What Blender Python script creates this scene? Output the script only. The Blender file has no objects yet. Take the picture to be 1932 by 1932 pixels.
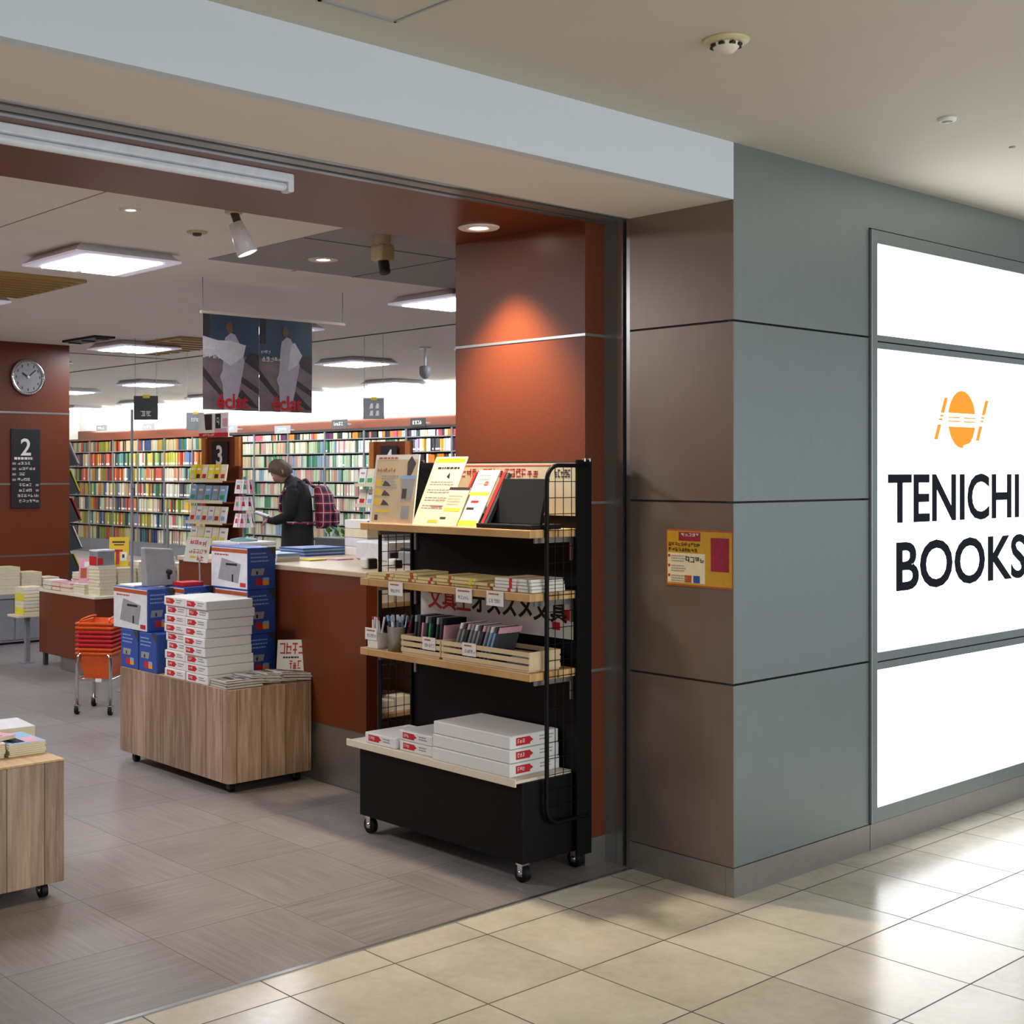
import bpy, bmesh, math, random
from mathutils import Vector, Matrix
S = bpy.context.scene
COL = S.collection
PI = math.pi
random.seed(7)

# ------------------------------------------------------------------ camera, world, big lights, exposure
cam_d = bpy.data.cameras.new('camera'); cam = bpy.data.objects.new('camera', cam_d); COL.objects.link(cam)
cam.location = (-3.967, -2.752, 1.5)
cam.rotation_euler = (PI/2, 0, -math.radians(39.677))
cam_d.sensor_width = 36; cam_d.lens = 36*2490.8/1932
cam_d.shift_x = (966-690)/1932; cam_d.shift_y = (890.76-966)/1932
cam_d.clip_start = .05; cam_d.clip_end = 100
S.camera = cam
S.view_settings.view_transform = 'Standard'; S.view_settings.look = 'None'
S.view_settings.gamma = 1; S.view_settings.use_curve_mapping = False
S.view_settings.exposure = 0.55
W = bpy.data.worlds.new('world'); S.world = W; W.use_nodes = True
bgn = W.node_tree.nodes['Background']; bgn.inputs[0].default_value = (.80, .92, 1, 1); bgn.inputs[1].default_value = .55

def area(name, loc, rot, sx, sy, power, col=(1, 1, 1), spread=PI):
    d = bpy.data.lights.new(name, 'AREA'); d.shape = 'RECTANGLE'; d.size = sx; d.size_y = sy
    d.energy = power; d.color = col; d.spread = spread
    o = bpy.data.objects.new(name, d); COL.objects.link(o); o.location = loc; o.rotation_euler = rot
    return o
def spot(name, loc, rot, power, col, size, blend=.4, rad=.04):
    d = bpy.data.lights.new(name, 'SPOT'); d.energy = power; d.color = col; d.spot_size = size; d.spot_blend = blend
    d.shadow_soft_size = rad
    o = bpy.data.objects.new(name, d); COL.objects.link(o); o.location = loc; o.rotation_euler = rot
    return o
# ceiling lamps of the concourse (behind and beside the camera), daylight end of the concourse
area('concourse_lamp', (-3.2, -5.2, 2.6), (0, 0, 0), 3.5, 1.2, 95, (1, .96, .88))
area('concourse_daylight', (1.5, -7.6, 1.5), (PI/2, 0, 0), 7, 2.2, 130, (.86, .94, 1))
# added unseen fill to brighten the books, then the cornice lamp washing the wall
area('shelf_fill', (7.3, 14.2, 2.63), (0, math.radians(-14), 0), .12, 11, 105, (1, .99, .95))
area('cornice_wash', (8.06, 14.4, 2.305), (0, math.radians(207), 0), .10, 11.5, 150, (.96, 1, 1))
PANEL_E = 20.0
SIGN_E = 2.6

# ------------------------------------------------------------------ materials
def lin(c):
    return tuple(((v/255)/12.92 if v/255 <= .04045 else ((v/255+.055)/1.055)**2.4) for v in c)+(1,)
MATS = {}
def newmat(name):
    m = bpy.data.materials.new(name); m.use_nodes = True; MATS[name] = m
    nt = m.node_tree; return m, nt, nt.nodes['Principled BSDF']
def N(nt, t, **kw):
    n = nt.nodes.new(t)
    for k, v in kw.items(): setattr(n, k, v)
    return n
def L(nt, a, b): nt.links.new(a, b)
def math_n(nt, op, a, b=None):
    n = N(nt, 'ShaderNodeMath', operation=op)
    for i, v in enumerate((a, b)):
        if v is None: continue
        if isinstance(v, (int, float)): n.inputs[i].default_value = v
        else: L(nt, v, n.inputs[i])
    return n.outputs[0]
def mixc(nt, fac, a, b, bt='MIX'):
    n = N(nt, 'ShaderNodeMix', data_type='RGBA', blend_type=bt)
    for i, v in ((0, fac), (6, a), (7, b)):
        if isinstance(v, (int, float)): n.inputs[i].default_value = v
        elif isinstance(v, tuple): n.inputs[i].default_value = v
        else: L(nt, v, n.inputs[i])
    return n.outputs[2]
def coords(nt, scale=(1, 1, 1)):
    tc = N(nt, 'ShaderNodeTexCoord'); mp = N(nt, 'ShaderNodeMapping'); mp.inputs['Scale'].default_value = scale
    L(nt, tc.outputs['Object'], mp.inputs[0]); return mp.outputs[0]
def noise(nt, vec, scale, detail=3, rough=.55):
    n = N(nt, 'ShaderNodeTexNoise'); n.inputs['Scale'].default_value = scale; n.inputs['Detail'].default_value = detail
    n.inputs['Roughness'].default_value = rough; L(nt, vec, n.inputs['Vector']); return n.outputs[0]
def M(name, rgb, rough=.5, metal=0., var=.08, scale=25, stretch=(1, 1, 1), spec=.5, bump=0.):
    if name in MATS: return MATS[name]
    m, nt, b = newmat(name)
    c = lin(rgb); f = noise(nt, coords(nt, stretch), scale)
    d = tuple(max(0, v*(1-var*2)) for v in c[:3])+(1,); e = tuple(min(1, v*(1+var*2)) for v in c[:3])+(1,)
    L(nt, mixc(nt, f, d, e), b.inputs['Base Color'])
    b.inputs['Roughness'].default_value = rough; b.inputs['Metallic'].default_value = metal
    b.inputs['Specular IOR Level'].default_value = spec
    if bump:
        bn = N(nt, 'ShaderNodeBump'); bn.inputs['Strength'].default_value = bump; bn.inputs['Distance'].default_value = .01
        L(nt, f, bn.inputs['Height']); L(nt, bn.outputs[0], b.inputs['Normal'])
    return m
def EM(name, rgb, strength):
    m, nt, b = newmat(name)
    f = noise(nt, coords(nt), 2.)
    c = lin(rgb); L(nt, mixc(nt, f, c, tuple(v*.97 for v in c[:3])+(1,)), b.inputs['Emission Color'])
    b.inputs['Base Color'].default_value = c; b.inputs['Emission Strength'].default_value = strength
    return m
def tile_mat(name, sx, sy, ox, oy, c1, c2, grout, gw, rough, mode):
    m, nt, b = newmat(name)
    tc = N(nt, 'ShaderNodeTexCoord'); sp = N(nt, 'ShaderNodeSeparateXYZ'); L(nt, tc.outputs['Object'], sp.inputs[0])
    fx = math_n(nt, 'DIVIDE', math_n(nt, 'SUBTRACT', sp.outputs[0], ox), sx)
    fy = math_n(nt, 'DIVIDE', math_n(nt, 'SUBTRACT', sp.outputs[1], oy), sy)
    ix, iy = math_n(nt, 'FLOOR', fx), math_n(nt, 'FLOOR', fy)
    def edge(f, i, s):
        fr = math_n(nt, 'SUBTRACT', f, i)
        return math_n(nt, 'LESS_THAN', math_n(nt, 'MULTIPLY', math_n(nt, 'MINIMUM', fr, math_n(nt, 'SUBTRACT', 1., fr)), s), gw)
    g = math_n(nt, 'MAXIMUM', edge(fx, ix, sx), edge(fy, iy, sy))
    cb = N(nt, 'ShaderNodeCombineXYZ'); L(nt, ix, cb.inputs[0]); L(nt, iy, cb.inputs[1])
    wn = N(nt, 'ShaderNodeTexWhiteNoise', noise_dimensions='3D'); L(nt, cb.outputs[0], wn.inputs['Vector'])
    if mode == 'stone':
        off = N(nt, 'ShaderNodeVectorMath', operation='MULTIPLY_ADD')
        L(nt, wn.outputs['Color'], off.inputs[0]); off.inputs[1].default_value = (9, 9, 9); L(nt, tc.outputs['Object'], off.inputs[2])
        f1 = noise(nt, off.outputs[0], 3.2, 6, .62); f2 = noise(nt, off.outputs[0], 30, 3)
        f = math_n(nt, 'ADD', math_n(nt, 'MULTIPLY', f1, .75), math_n(nt, 'MULTIPLY', f2, .25))
        f = math_n(nt, 'ADD', f, math_n(nt, 'MULTIPLY', math_n(nt, 'SUBTRACT', wn.outputs['Value'], .5), .22))
    else:
        par = math_n(nt, 'MODULO', math_n(nt, 'ABSOLUTE', math_n(nt, 'ADD', ix, iy)), 2.)
        a = noise(nt, coords(nt, (3.0, 60, 1)), 1., 4, .6); c = noise(nt, coords(nt, (60, 3.0, 1)), 1., 4, .6)
        mf = N(nt, 'ShaderNodeMix', data_type='FLOAT'); L(nt, par, mf.inputs[0]); L(nt, a, mf.inputs[2]); L(nt, c, mf.inputs[3])
        big = noise(nt, coords(nt), 1.6, 4)
        f = math_n(nt, 'ADD', math_n(nt, 'MULTIPLY', mf.outputs[0], .7), math_n(nt, 'MULTIPLY', big, .3))
        f = math_n(nt, 'ADD', f, math_n(nt, 'MULTIPLY', math_n(nt, 'SUBTRACT', wn.outputs['Value'], .5), .10))
    rp = N(nt, 'ShaderNodeMapRange'); rp.inputs[1].default_value = .28; rp.inputs[2].default_value = .72; L(nt, f, rp.inputs[0])
    col = mixc(nt, rp.outputs[0], lin(c1), lin(c2))
    L(nt, mixc(nt, g, col, lin(grout)), b.inputs['Base Color'])
    rr = math_n(nt, 'ADD', math_n(nt, 'MULTIPLY', f, .12), rough); L(nt, math_n(nt, 'ADD', rr, math_n(nt, 'MULTIPLY', g, .4)), b.inputs['Roughness'])
    bn = N(nt, 'ShaderNodeBump'); bn.inputs['Strength'].default_value = .25; bn.inputs['Distance'].default_value = .002
    L(nt, math_n(nt, 'SUBTRACT', 1., g), bn.inputs['Height']); L(nt, bn.outputs[0], b.inputs['Normal'])
    return m
def plank_mat(name, c1, c2, pw, axis='sum', vertical=True, rough=.45):
    m, nt, b = newmat(name)
    tc = N(nt, 'ShaderNodeTexCoord'); sp = N(nt, 'ShaderNodeSeparateXYZ'); L(nt, tc.outputs['Object'], sp.inputs[0])
    h = math_n(nt, 'ADD', sp.outputs[0], sp.outputs[1]) if axis == 'sum' else sp.outputs['XYZ'.index(axis)]
    k = math_n(nt, 'DIVIDE', h, pw); i = math_n(nt, 'FLOOR', k); fr = math_n(nt, 'SUBTRACT', k, i)
    gap = math_n(nt, 'LESS_THAN', math_n(nt, 'MINIMUM', fr, math_n(nt, 'SUBTRACT', 1., fr)), .012)
    wn = N(nt, 'ShaderNodeTexWhiteNoise', noise_dimensions='1D'); L(nt, i, wn.inputs['W'])
    cb = N(nt, 'ShaderNodeCombineXYZ')
    L(nt, math_n(nt, 'MULTIPLY', h, 40.), cb.inputs[0]); L(nt, math_n(nt, 'MULTIPLY', wn.outputs['Value'], 20.), cb.inputs[2])
    lng = sp.outputs[2] if vertical else sp.outputs[1]
    L(nt, math_n(nt, 'MULTIPLY', lng, 2.6), cb.inputs[1])
    f = noise(nt, cb.outputs[0], 1., 5, .65)
    f = math_n(nt, 'ADD', f, math_n(nt, 'MULTIPLY', math_n(nt, 'SUBTRACT', wn.outputs['Value'], .5), .35))
    rp = N(nt, 'ShaderNodeMapRange'); rp.inputs[1].default_value = .3; rp.inputs[2].default_value = .7; L(nt, f, rp.inputs[0])
    col = mixc(nt, rp.outputs[0], lin(c1), lin(c2)); dk = tuple(v*.35 for v in lin(c1)[:3])+(1,)
    L(nt, mixc(nt, gap, col, dk), b.inputs['Base Color']); b.inputs['Roughness'].default_value = rough
    return m
def book_mat(name, attr):
    m, nt, b = newmat(name)
    if attr:
        n = N(nt, 'ShaderNodeVertexColor'); n.layer_name = 'cover'; c = n.outputs[0]
    else:
        n = N(nt, 'ShaderNodeObjectInfo'); c = n.outputs['Color']
    f = noise(nt, coords(nt, (40, 40, 40)), 1., 2)
    L(nt, mixc(nt, .18, c, f, 'MULTIPLY'), b.inputs['Base Color']); b.inputs['Roughness'].default_value = .5
    return m

m_tile = tile_mat('concourse_tile', .3969, .3996, -.9275, .2931, (178, 170, 154), (210, 203, 190), (70, 64, 54), .0026, .15, 'stone')
m_sfloor = tile_mat('shop_floor_tile', .5, .5, -.287, .448, (108, 104, 104), (146, 140, 138), (96, 92, 90), .0014, .32, 'grain')
m_ceil = M('ceiling_paint', (240, 236, 228), .8, var=.02, scale=3)
m_ceilc = M('concourse_ceiling_paint', (198, 191, 178), .8, var=.02, scale=3)
m_fascia = M('white_panel', (208, 216, 224), .45, var=.01, scale=2)
m_sof = M('soffit_paint', (228, 220, 210), .7, var=.02, scale=3)
m_warmrefl = M('warm_reflection_panel', (142, 131, 122), .36, .7, var=.03, scale=40, stretch=(1, 1, .15))  # grey panel copy with the shop's warm reflection put into its colour
m_metal = M('grey_green_panel', (134, 141, 141), .38, .7, var=.03, scale=40, stretch=(1, 1, .15))
m_seam = M('dark_seam', (40, 42, 42), .6)
m_base = M('steel_baseboard', (150, 147, 142), .36, .7, var=.06, scale=20)
m_brown = M('brown_laminate', (106, 48, 19), .38, var=.14, scale=90, stretch=(1, 1, 1))
m_steel = M('brushed_steel', (170, 172, 172), .28, .9, var=.05, scale=60)
m_chrome = M('chrome', (205, 208, 210), .12, 1., var=.02)
m_black = M('black_powder_coat', (9, 9, 10), .5, var=.06, scale=80, spec=.18)
m_rub = M('black_rubber', (12, 12, 12), .5, spec=.25)
m_dark = M('dark_void', (16, 17, 18), .7)
m_plank = plank_mat('walnut_plank', (132, 106, 86), (192, 164, 140), .14)
m_oakply = plank_mat('pale_oak_top', (196, 160, 116), (226, 196, 152), .3, 'X', False)
m_shelf = plank_mat('pine_shelf', (190, 146, 92), (222, 184, 128), .4, 'X', False, .4)
m_crate = M('pale_crate_wood', (214, 190, 152), .6, var=.12, scale=20, stretch=(1, .2, 1))
m_cream = M('cream_board', (226, 216, 194), .5, var=.03)
m_white = M('white_paper', (232, 230, 226), .6, var=.02)
m_ream = M('paper_wrap_white', (228, 228, 228), .45, var=.02)
m_red = M('red_ink', (196, 28, 36), .5)
m_blk = M('black_ink', (22, 22, 26), .5)
m_grey = M('grey_ink', (150, 152, 156), .55)
m_navy = M('navy_ink', (8, 9, 30), .6, spec=.15)
m_orange = M('orange_ink', (242, 160, 20), .5)
m_yellow = M('yellow_card', (226, 190, 30), .5, var=.06)
m_lemon = M('lemon_paper', (224, 214, 60), .55, var=.05)
m_pink = M('pink_card', (218, 160, 178), .5, var=.1, scale=60)
m_blue = M('blue_carton', (44, 78, 160), .45, var=.04)
m_sky = M('pale_blue_print', (140, 176, 214), .5)
m_cream2 = M('cream_paper', (226, 216, 184), .6, var=.05)
m_pad = M('pale_yellow_pad', (226, 208, 150), .6, var=.06)
m_green = M('green_ink', (60, 160, 96), .5)
m_tan = M('tan_grille', (168, 138, 78), .5, var=.08)
m_charcoal = M('charcoal_board', (58, 62, 66), .5)
m_greyp = M('grey_plastic', (150, 152, 156), .4)
m_greyd = M('grey_cabinet', (132, 136, 142), .45)
m_lampw = M('white_enamel', (222, 224, 230), .35)
m_patch = M('grey_ceiling_panel', (156, 154, 152), .7, var=.03)
m_beige = M('beige_plastic', (206, 192, 150), .45)
m_teal = M('pale_teal_metal', (128, 164, 168), .35, .4)
m_book = book_mat('book_cover', False)
m_books = book_mat('book_covers', True)
m_panel = EM('light_diffuser', (244, 248, 255), PANEL_E)
m_frame = EM('frame_spill_glow', (222, 218, 234), .2)  # emission stands in for diffuser light falling on the lamp frame
m_emb = EM('backlit_orange', (240, 140, 8), .42)
m_sign = EM('sign_face', (250, 252, 255), SIGN_E)
m_bulb = EM('lamp_glow', (255, 240, 214), 14)
m_bulbw = EM('lamp_glow_white', (255, 250, 244), 9)

# ------------------------------------------------------------------ helpers
FX = (Vector((0, -1, 0)), Vector((0, 0, 1)), Vector((-1, 0, 0)))     # a face that looks towards -X
FY = (Vector((1, 0, 0)), Vector((0, 0, 1)), Vector((0, -1, 0)))      # a face that looks towards -Y
FU = (Vector((1, 0, 0)), Vector((0, 1, 0)), Vector((0, 0, 1)))       # a face that looks up
class MB:
    def __init__(s): s.bm = bmesh.new(); s.mats = []
    def mi(s, m):
        if m not in s.mats: s.mats.append(m)
        return s.mats.index(m)
    def _paint(s, faces, m):
        i = s.mi(m)
        for f in faces: f.material_index = i
    def hexa(s, p, m, bevel=0, seg=2):
        v = [s.bm.verts.new(q) for q in p]
        fs = [s.bm.faces.new([v[i] for i in q]) for q in ((0, 3, 2, 1), (4, 5, 6, 7), (0, 1, 5, 4), (1, 2, 6, 5), (2, 3, 7, 6), (3, 0, 4, 7))]
        s._paint(fs, m)
        if bevel:
            r = bmesh.ops.bevel(s.bm, geom=list({e for f in fs for e in f.edges}), offset=bevel, segments=seg, affect='EDGES', profile=.5)
            s._paint(r['faces'], m)
        return s
    def box(s, x0, x1, y0, y1, z0, z1, m, bevel=0, seg=2):
        return s.hexa([(x0, y0, z0), (x1, y0, z0), (x1, y1, z0), (x0, y1, z0), (x0, y0, z1), (x1, y0, z1), (x1, y1, z1), (x0, y1, z1)], m, bevel, seg)
    def slab(s, o, fr, u0, u1, v0, v1, t, m, bevel=0, off=0.):
        u, v, n = fr; o = Vector(o)
        P = [o+u*a+v*b+n*c for c in (off, off+t) for a, b in ((u0, v0), (u1, v0), (u1, v1), (u0, v1))]
        return s.hexa(P, m, bevel)
    def prism(s, pts, o, fr, t, m, off=0.):
        u, v, n = fr; o = Vector(o)
        a = [s.bm.verts.new(o+u*x+v*y+n*off) for x, y in pts]; b = [s.bm.verts.new(o+u*x+v*y+n*(off+t)) for x, y in pts]
        k = len(pts); fs = [s.bm.faces.new(a[::-1]), s.bm.faces.new(b)]
        for i in range(k): fs.append(s.bm.faces.new([a[i], a[(i+1) % k], b[(i+1) % k], b[i]]))
        s._paint(fs, m); return s
    def lathe(s, prof, c, m, seg=20, axis=Vector((0, 0, 1))):
        axis = Vector(axis).normalized(); t = Vector((1, 0, 0)) if abs(axis.x) < .9 else Vector((0, 1, 0))
        a = axis.cross(t).normalized(); b = axis.cross(a); c = Vector(c); rings = []
        for r, h in prof:
            if r < 1e-6: rings.append([s.bm.verts.new(c+axis*h)])
            else: rings.append([s.bm.verts.new(c+axis*h+a*(r*math.cos(2*PI*i/seg))+b*(r*math.sin(2*PI*i/seg))) for i in range(seg)])
        fs = []
        for p, q in zip(rings, rings[1:]):
            for i in range(seg):
                j = (i+1) % seg
                if len(p) == 1 and len(q) == 1: continue
                if len(p) == 1: fs.append(s.bm.faces.new([p[0], q[j], q[i]]))
                elif len(q) == 1: fs.append(s.bm.faces.new([p[i], p[j], q[0]]))
                else: fs.append(s.bm.faces.new([p[i], p[j], q[j], q[i]]))
        for f in fs: f.smooth = True
        s._paint(fs, m); return s
    def cyl(s, p0, p1, r, m, seg=14, r1=None):
        p0, p1 = Vector(p0), Vector(p1); h = (p1-p0).length; r1 = r if r1 is None else r1
        return s.lathe([(0, 0), (r, 0), (r, .0001*h), (r1, h*.9999), (r1, h), (0, h)], p0, m, seg, p1-p0)
    def tube(s, path, r, m, seg=8):
        path = [Vector(p) for p in path]; rings = []; prev = None
        for i, p in enumerate(path):
            d = (path[min(i+1, len(path)-1)]-path[max(i-1, 0)]).normalized()
            if prev is None:
                t = Vector((0, 0, 1)) if abs(d.z) < .9 else Vector((1, 0, 0)); a = d.cross(t).normalized()
            else: a = (prev-d*prev.dot(d)).normalized()
            prev = a; b = d.cross(a)
            rings.append([s.bm.verts.new(p+a*(r*math.cos(2*PI*k/seg))+b*(r*math.sin(2*PI*k/seg))) for k in range(seg)])
        fs = []
        for p, q in zip(rings, rings[1:]):
            for k in range(seg): fs.append(s.bm.faces.new([p[k], p[(k+1) % seg], q[(k+1) % seg], q[k]]))
        for f in fs: f.smooth = True
        fs += [s.bm.faces.new(rings[0][::-1]), s.bm.faces.new(rings[-1])]
        s._paint(fs, m); return s
    def glyphs(s, o, fr, u, v, cw, ch, n, m, rnd, t=.0006, off=.0004, dens=1.):
        for k in range(n):
            a = u+k*cw*1.18; w = max(cw*.16, ch*.10)
            for j in sorted(rnd.sample(range(4), rnd.choice((2, 2, 3)))):
                y = v+ch*(.04+.27*j); x0 = a+cw*rnd.choice((0, .12)); x1 = a+cw*rnd.choice((1, .85))
                s.slab(o, fr, x0, x1, y, y+ch*.13, t, m, off=off)
            for j in rnd.sample((.08, .45, .78), rnd.choice((1, 2))):
                s.slab(o, fr, a+cw*j, a+cw*j+w, v+ch*rnd.choice((0, .3)), v+ch*rnd.choice((1, .75)), t, m, off=off)
        return s
    def lines(s, o, fr, u0, u1, v, n, dv, h, m, rnd, t=.0006, off=.0004):
        for k in range(n):
            x = u0; y = v-k*dv; e = u0+(u1-u0)*rnd.uniform(.7, 1)
            while x < e:
                w = (u1-u0)*rnd.uniform(.06, .16); s.slab(o, fr, x, min(x+w, e), y, y+h, t, m, off=off); x += w+(u1-u0)*.03
        return s
    def mesh(s, name, origin=(0, 0, 0)):
        o = Vector(origin)
        if o.length: bmesh.ops.translate(s.bm, verts=s.bm.verts, vec=-o)
        bmesh.ops.recalc_face_normals(s.bm, faces=s.bm.faces)
        me = bpy.data.meshes.new(name); s.bm.to_mesh(me); s.bm.free()
        for m in s.mats: me.materials.append(m)
        return me
def obj(name, me, parent=None, loc=(0, 0, 0)):
    o = bpy.data.objects.new(name, me); COL.objects.link(o); o.location = loc
    if parent: o.parent = parent
    return o
def wloc(o):
    v = Vector(o.location)
    while o.parent: o = o.parent; v += o.location
    return v
def part(name, mb, parent, label=None, local=False):
    """a part: mb in world coordinates (local=True: in the thing's own)"""
    base = Vector((0, 0, 0)) if local else wloc(parent)
    o = obj(name, mb.mesh(name, base), parent)
    if label: o['label'] = label
    return o
def tag(o, label, cat, group=None, kind=None):
    o['label'] = label; o['category'] = cat
    if group: o['group'] = group
    if kind: o['kind'] = kind
    return o
def thing(name, label, cat, loc, group=None, rz=0.):
    o = bpy.data.objects.new(name, None); COL.objects.link(o); o.location = loc; o.rotation_euler = (0, 0, rz)
    o.empty_display_size = .05
    return tag(o, label, cat, group)
def single(name, mb, label, cat, origin, group=None):
    return tag(obj(name, mb.mesh(name, origin), None, origin), label, cat, group)
def struct(name, mb, parent=None):
    o = obj(name, mb.mesh(name), parent); o['kind'] = 'structure'; return o
def dup(root, loc, label=None, group=None, rz=None, color=None):
    r = root.copy(); COL.objects.link(r); r.location = loc
    if rz is not None: r.rotation_euler = (0, 0, rz)
    if label: r['label'] = label
    if group: r['group'] = group
    if color: r.color = color
    for ch in list(root.children):
        c = ch.copy(); COL.objects.link(c); c.parent = r
        for g in list(ch.children):
            d = g.copy(); COL.objects.link(d); d.parent = c
    return r
def text_mesh(body, size, m, fr, origin, sx=1., ext=.0008, bold=0., align='CENTER', shear=0.):
    cu = bpy.data.curves.new('lettering', 'FONT'); cu.body = body; cu.size = size; cu.align_x = align; cu.align_y = 'BOTTOM_BASELINE'
    cu.extrude = ext; cu.offset = bold; cu.shear = shear; cu.resolution_u = 4
    to = bpy.data.objects.new('lettering', cu); COL.objects.link(to)
    dg = bpy.context.evaluated_depsgraph_get(); dg.update()
    me = bpy.data.meshes.new_from_object(to.evaluated_get(dg)); bpy.data.objects.remove(to); bpy.data.curves.remove(cu)
    u, v, n = fr
    mat = Matrix(((u.x*sx, v.x, n.x, origin[0]), (u.y*sx, v.y, n.y, origin[1]), (u.z*sx, v.z, n.z, origin[2]), (0, 0, 0, 1)))
    me.transform(mat); me.materials.clear(); me.materials.append(m)
    return me
def text(name, body, size, m, fr, origin, parent, **kw):
    me = text_mesh(body, size, m, fr, origin, **kw); me.transform(Matrix.Translation(-wloc(parent)))
    return obj(name, me, parent)
ORD = ['first', 'second', 'third', 'fourth', 'fifth', 'sixth', 'seventh', 'eighth', 'ninth', 'tenth', 'eleventh', 'twelfth', 'thirteenth', 'fourteenth', 'fifteenth']
def caster(parent, x, y, r, top, housing=m_chrome):
    w = .011; b = MB(); b.cyl((x-w, y, r), (x+w, y, r), r, m_rub, 18)
    c = part('caster', b, parent)
    b = MB(); b.box(x-w-.005, x-w-.002, y-.012, y+.012, r*.7, top-.006, housing).box(x+w+.002, x+w+.005, y-.012, y+.012, r*.7, top-.006, housing)
    b.box(x-w-.008, x+w+.008, y-.016, y+.016, top-.008, top, housing); b.cyl((x-w-.007, y, r), (x+w+.007, y, r), r*.35, housing, 10)
    f = obj('fork', b.mesh('fork', wloc(parent)), c); return c

# ------------------------------------------------------------------ the setting: concourse
ZC = 2.662; ZS = 2.461; ZI = 2.665
struct('floor_concourse', MB().box(-9, 9, -9, .448, -.05, 0, m_tile))
struct('floor', MB().box(-3.6, 8.3, .448, 20.8, -.05, 0, m_sfloor))
struct('ceiling_concourse', MB().box(-9, 9, -9, 0, ZC, ZC+.05, m_ceilc))
struct('trim_1', MB().box(-3.6, .012, .440, .456, -.002, .004, m_steel))
b = MB()
hx = [(-1.98, -.18), (-1.737, -.183), (-1.737, -.62), (-1.98, -.62)]
for i in range(4):
    (x0, y0), (x1, y1) = hx[i], hx[(i+1) % 4]
    b.box(min(x0, x1)-.004, max(x0, x1)+.004, min(y0, y1)-.004, max(y0, y1)+.004, ZC-.003, ZC+.01, m_greyp)
struct('trim_2', b)
seams = [.105, .749, 1.393, 2.035]
b = MB(); g = .004
b.box(.012, 9, .03, .32, 0, ZC, m_seam)
for z0, z1 in zip(seams, seams[1:]+[ZC]):
    b.box(.006, .907-g, 0, .03, z0+(g if z0 > .2 else 0), z1-(g if z1 < 2.6 else 0), m_metal)
b.box(.907-g, 9, 0, .03, 2.463+.006, ZC, m_metal).box(.0005, .00599, 0, .03, ZS, ZC, m_metal)
for z0, z1 in zip(seams, seams[1:]+[2.463]): b.box(2.42, 9, 0, .03, z0+g, z1-g, m_metal)
struct('wall_front', b)
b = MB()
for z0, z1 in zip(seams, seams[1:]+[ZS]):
    b.box(-.002, .0058, 0, .46, z0+(g if z0 > .2 else 0), z1-(g if z1 < 2.4 else 0), m_warmrefl)
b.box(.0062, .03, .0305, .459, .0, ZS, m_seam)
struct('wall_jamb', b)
struct('baseboard_front', MB().box(-.004, .905, -.004, .03, 0, .103, m_base).box(.909, 9, -.004, .03, 0, .103, m_base))
struct('baseboard_jamb', MB().box(-.006, .03, .0301, .46, 0, .103, m_base))
# shutter guide beside the jamb
b = MB(); b.box(-.002, .05, .46, .476, 0, ZS, m_steel).box(.03, .08, .476, .494, 0, ZS, m_dark).box(-.002, .05, .494, .522, 0, ZS, m_steel).box(0, .05, .522, .586, 0, ZS, m_metal)
struct('trim_3', b)
struct('wall_fascia', MB().box(-9, 0, 0, .04, ZS, ZC, m_fascia))
struct('ceiling_soffit', MB().box(-9, .0, .0401, .46, ZS, ZS+.04, m_sof))
b = MB(); b.box(-9, .03, .46, .475, ZS-.004, ZS+.04, m_steel).box(-9, .03, .475, .505, ZS+.05, ZS+.06, m_dark).box(-9, .03, .505, .555, ZS-.002, ZS+.04, m_base)
b.box(-9, .03, .555, .575, ZS+.05, ZS+.06, m_dark).box(-9, .03, .575, .60, ZS-.004, ZS+.04, m_steel)
struct('trim_4', b)
# brown beam and pillar
struct('ceiling_beam', MB().box(-3.6, .6, .60, 1.30, ZS, ZI+.1, m_brown))
b = MB()
ps = [.10, .745, 1.388, 2.03]
for z0, z1 in zip(ps, ps[1:]+[ZS]): b.box(-.112, .6, .586, 1.30, z0, z1-(.010 if z1 < 2.4 else 0), m_brown)
struct('wall_pillar', b)
b = MB()
for z in ps[1:]: b.box(-.114, .6, .584, 1.302, z-.010, z, m_steel)
struct('trim_5', b)
struct('baseboard_pillar', MB().box(-.116, .6, .582, 1.302, 0, .10, m_base))
struct('wall_inner', MB().box(.6, 8.3, .9, 1.30, 0, ZI, m_brown))
# shop shell
XW = 8.222
struct('ceiling', MB().box(-3.6, 8.3, 1.30, 20.8, ZI, ZI+.05, m_ceil))
m_wallw = M('white_wall', (236, 236, 232), .7, var=.01, scale=3)
b = MB(); b.box(XW, XW+.08, .9, 20.8, 2.295, ZI, m_wallw).box(XW, XW+.08, .9, 20.8, 0, 2.295, m_brown); b.box(XW-.03, XW, 1.3, 20.8, 2.12, 2.295, m_brown)
struct('wall_right', b)
struct('wall_far', MB().box(-3.6, 8.3, 20.72, 20.8, 0, ZI, m_wallw))
struct('wall_left', MB().box(-3.68, -3.6, .46, 20.8, 0, ZI, m_brown))
b = MB(); b.box(3.19, 3.21, 3.4, 20.6, ZI-.006, ZI+.01, m_seam).box(-3.5, 3.2, 9.0, 9.02, ZI-.004, ZI+.01, m_seam).box(.58, .59, 1.4, 3.4, ZI-.003, ZI+.01, m_patch)
for x in (-2.6, -1.3): b.box(x, x+.006, 1.35, 9, ZI-.002, ZI+.01, m_patch)
struct('trim_6', b)
b = MB(); b.box(-.027, 3.15, 1.302, 3.345, ZI-.004, ZI+.01, m_patch)
for y in (2.47,): b.box(-.027, 3.15, y, y+.006, ZI-.006, ZI, m_seam)
for x in (.98, 1.9): b.box(x, x+.006, 1.302, 3.345, ZI-.006, ZI, m_seam)
struct('trim_7', b)
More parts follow.
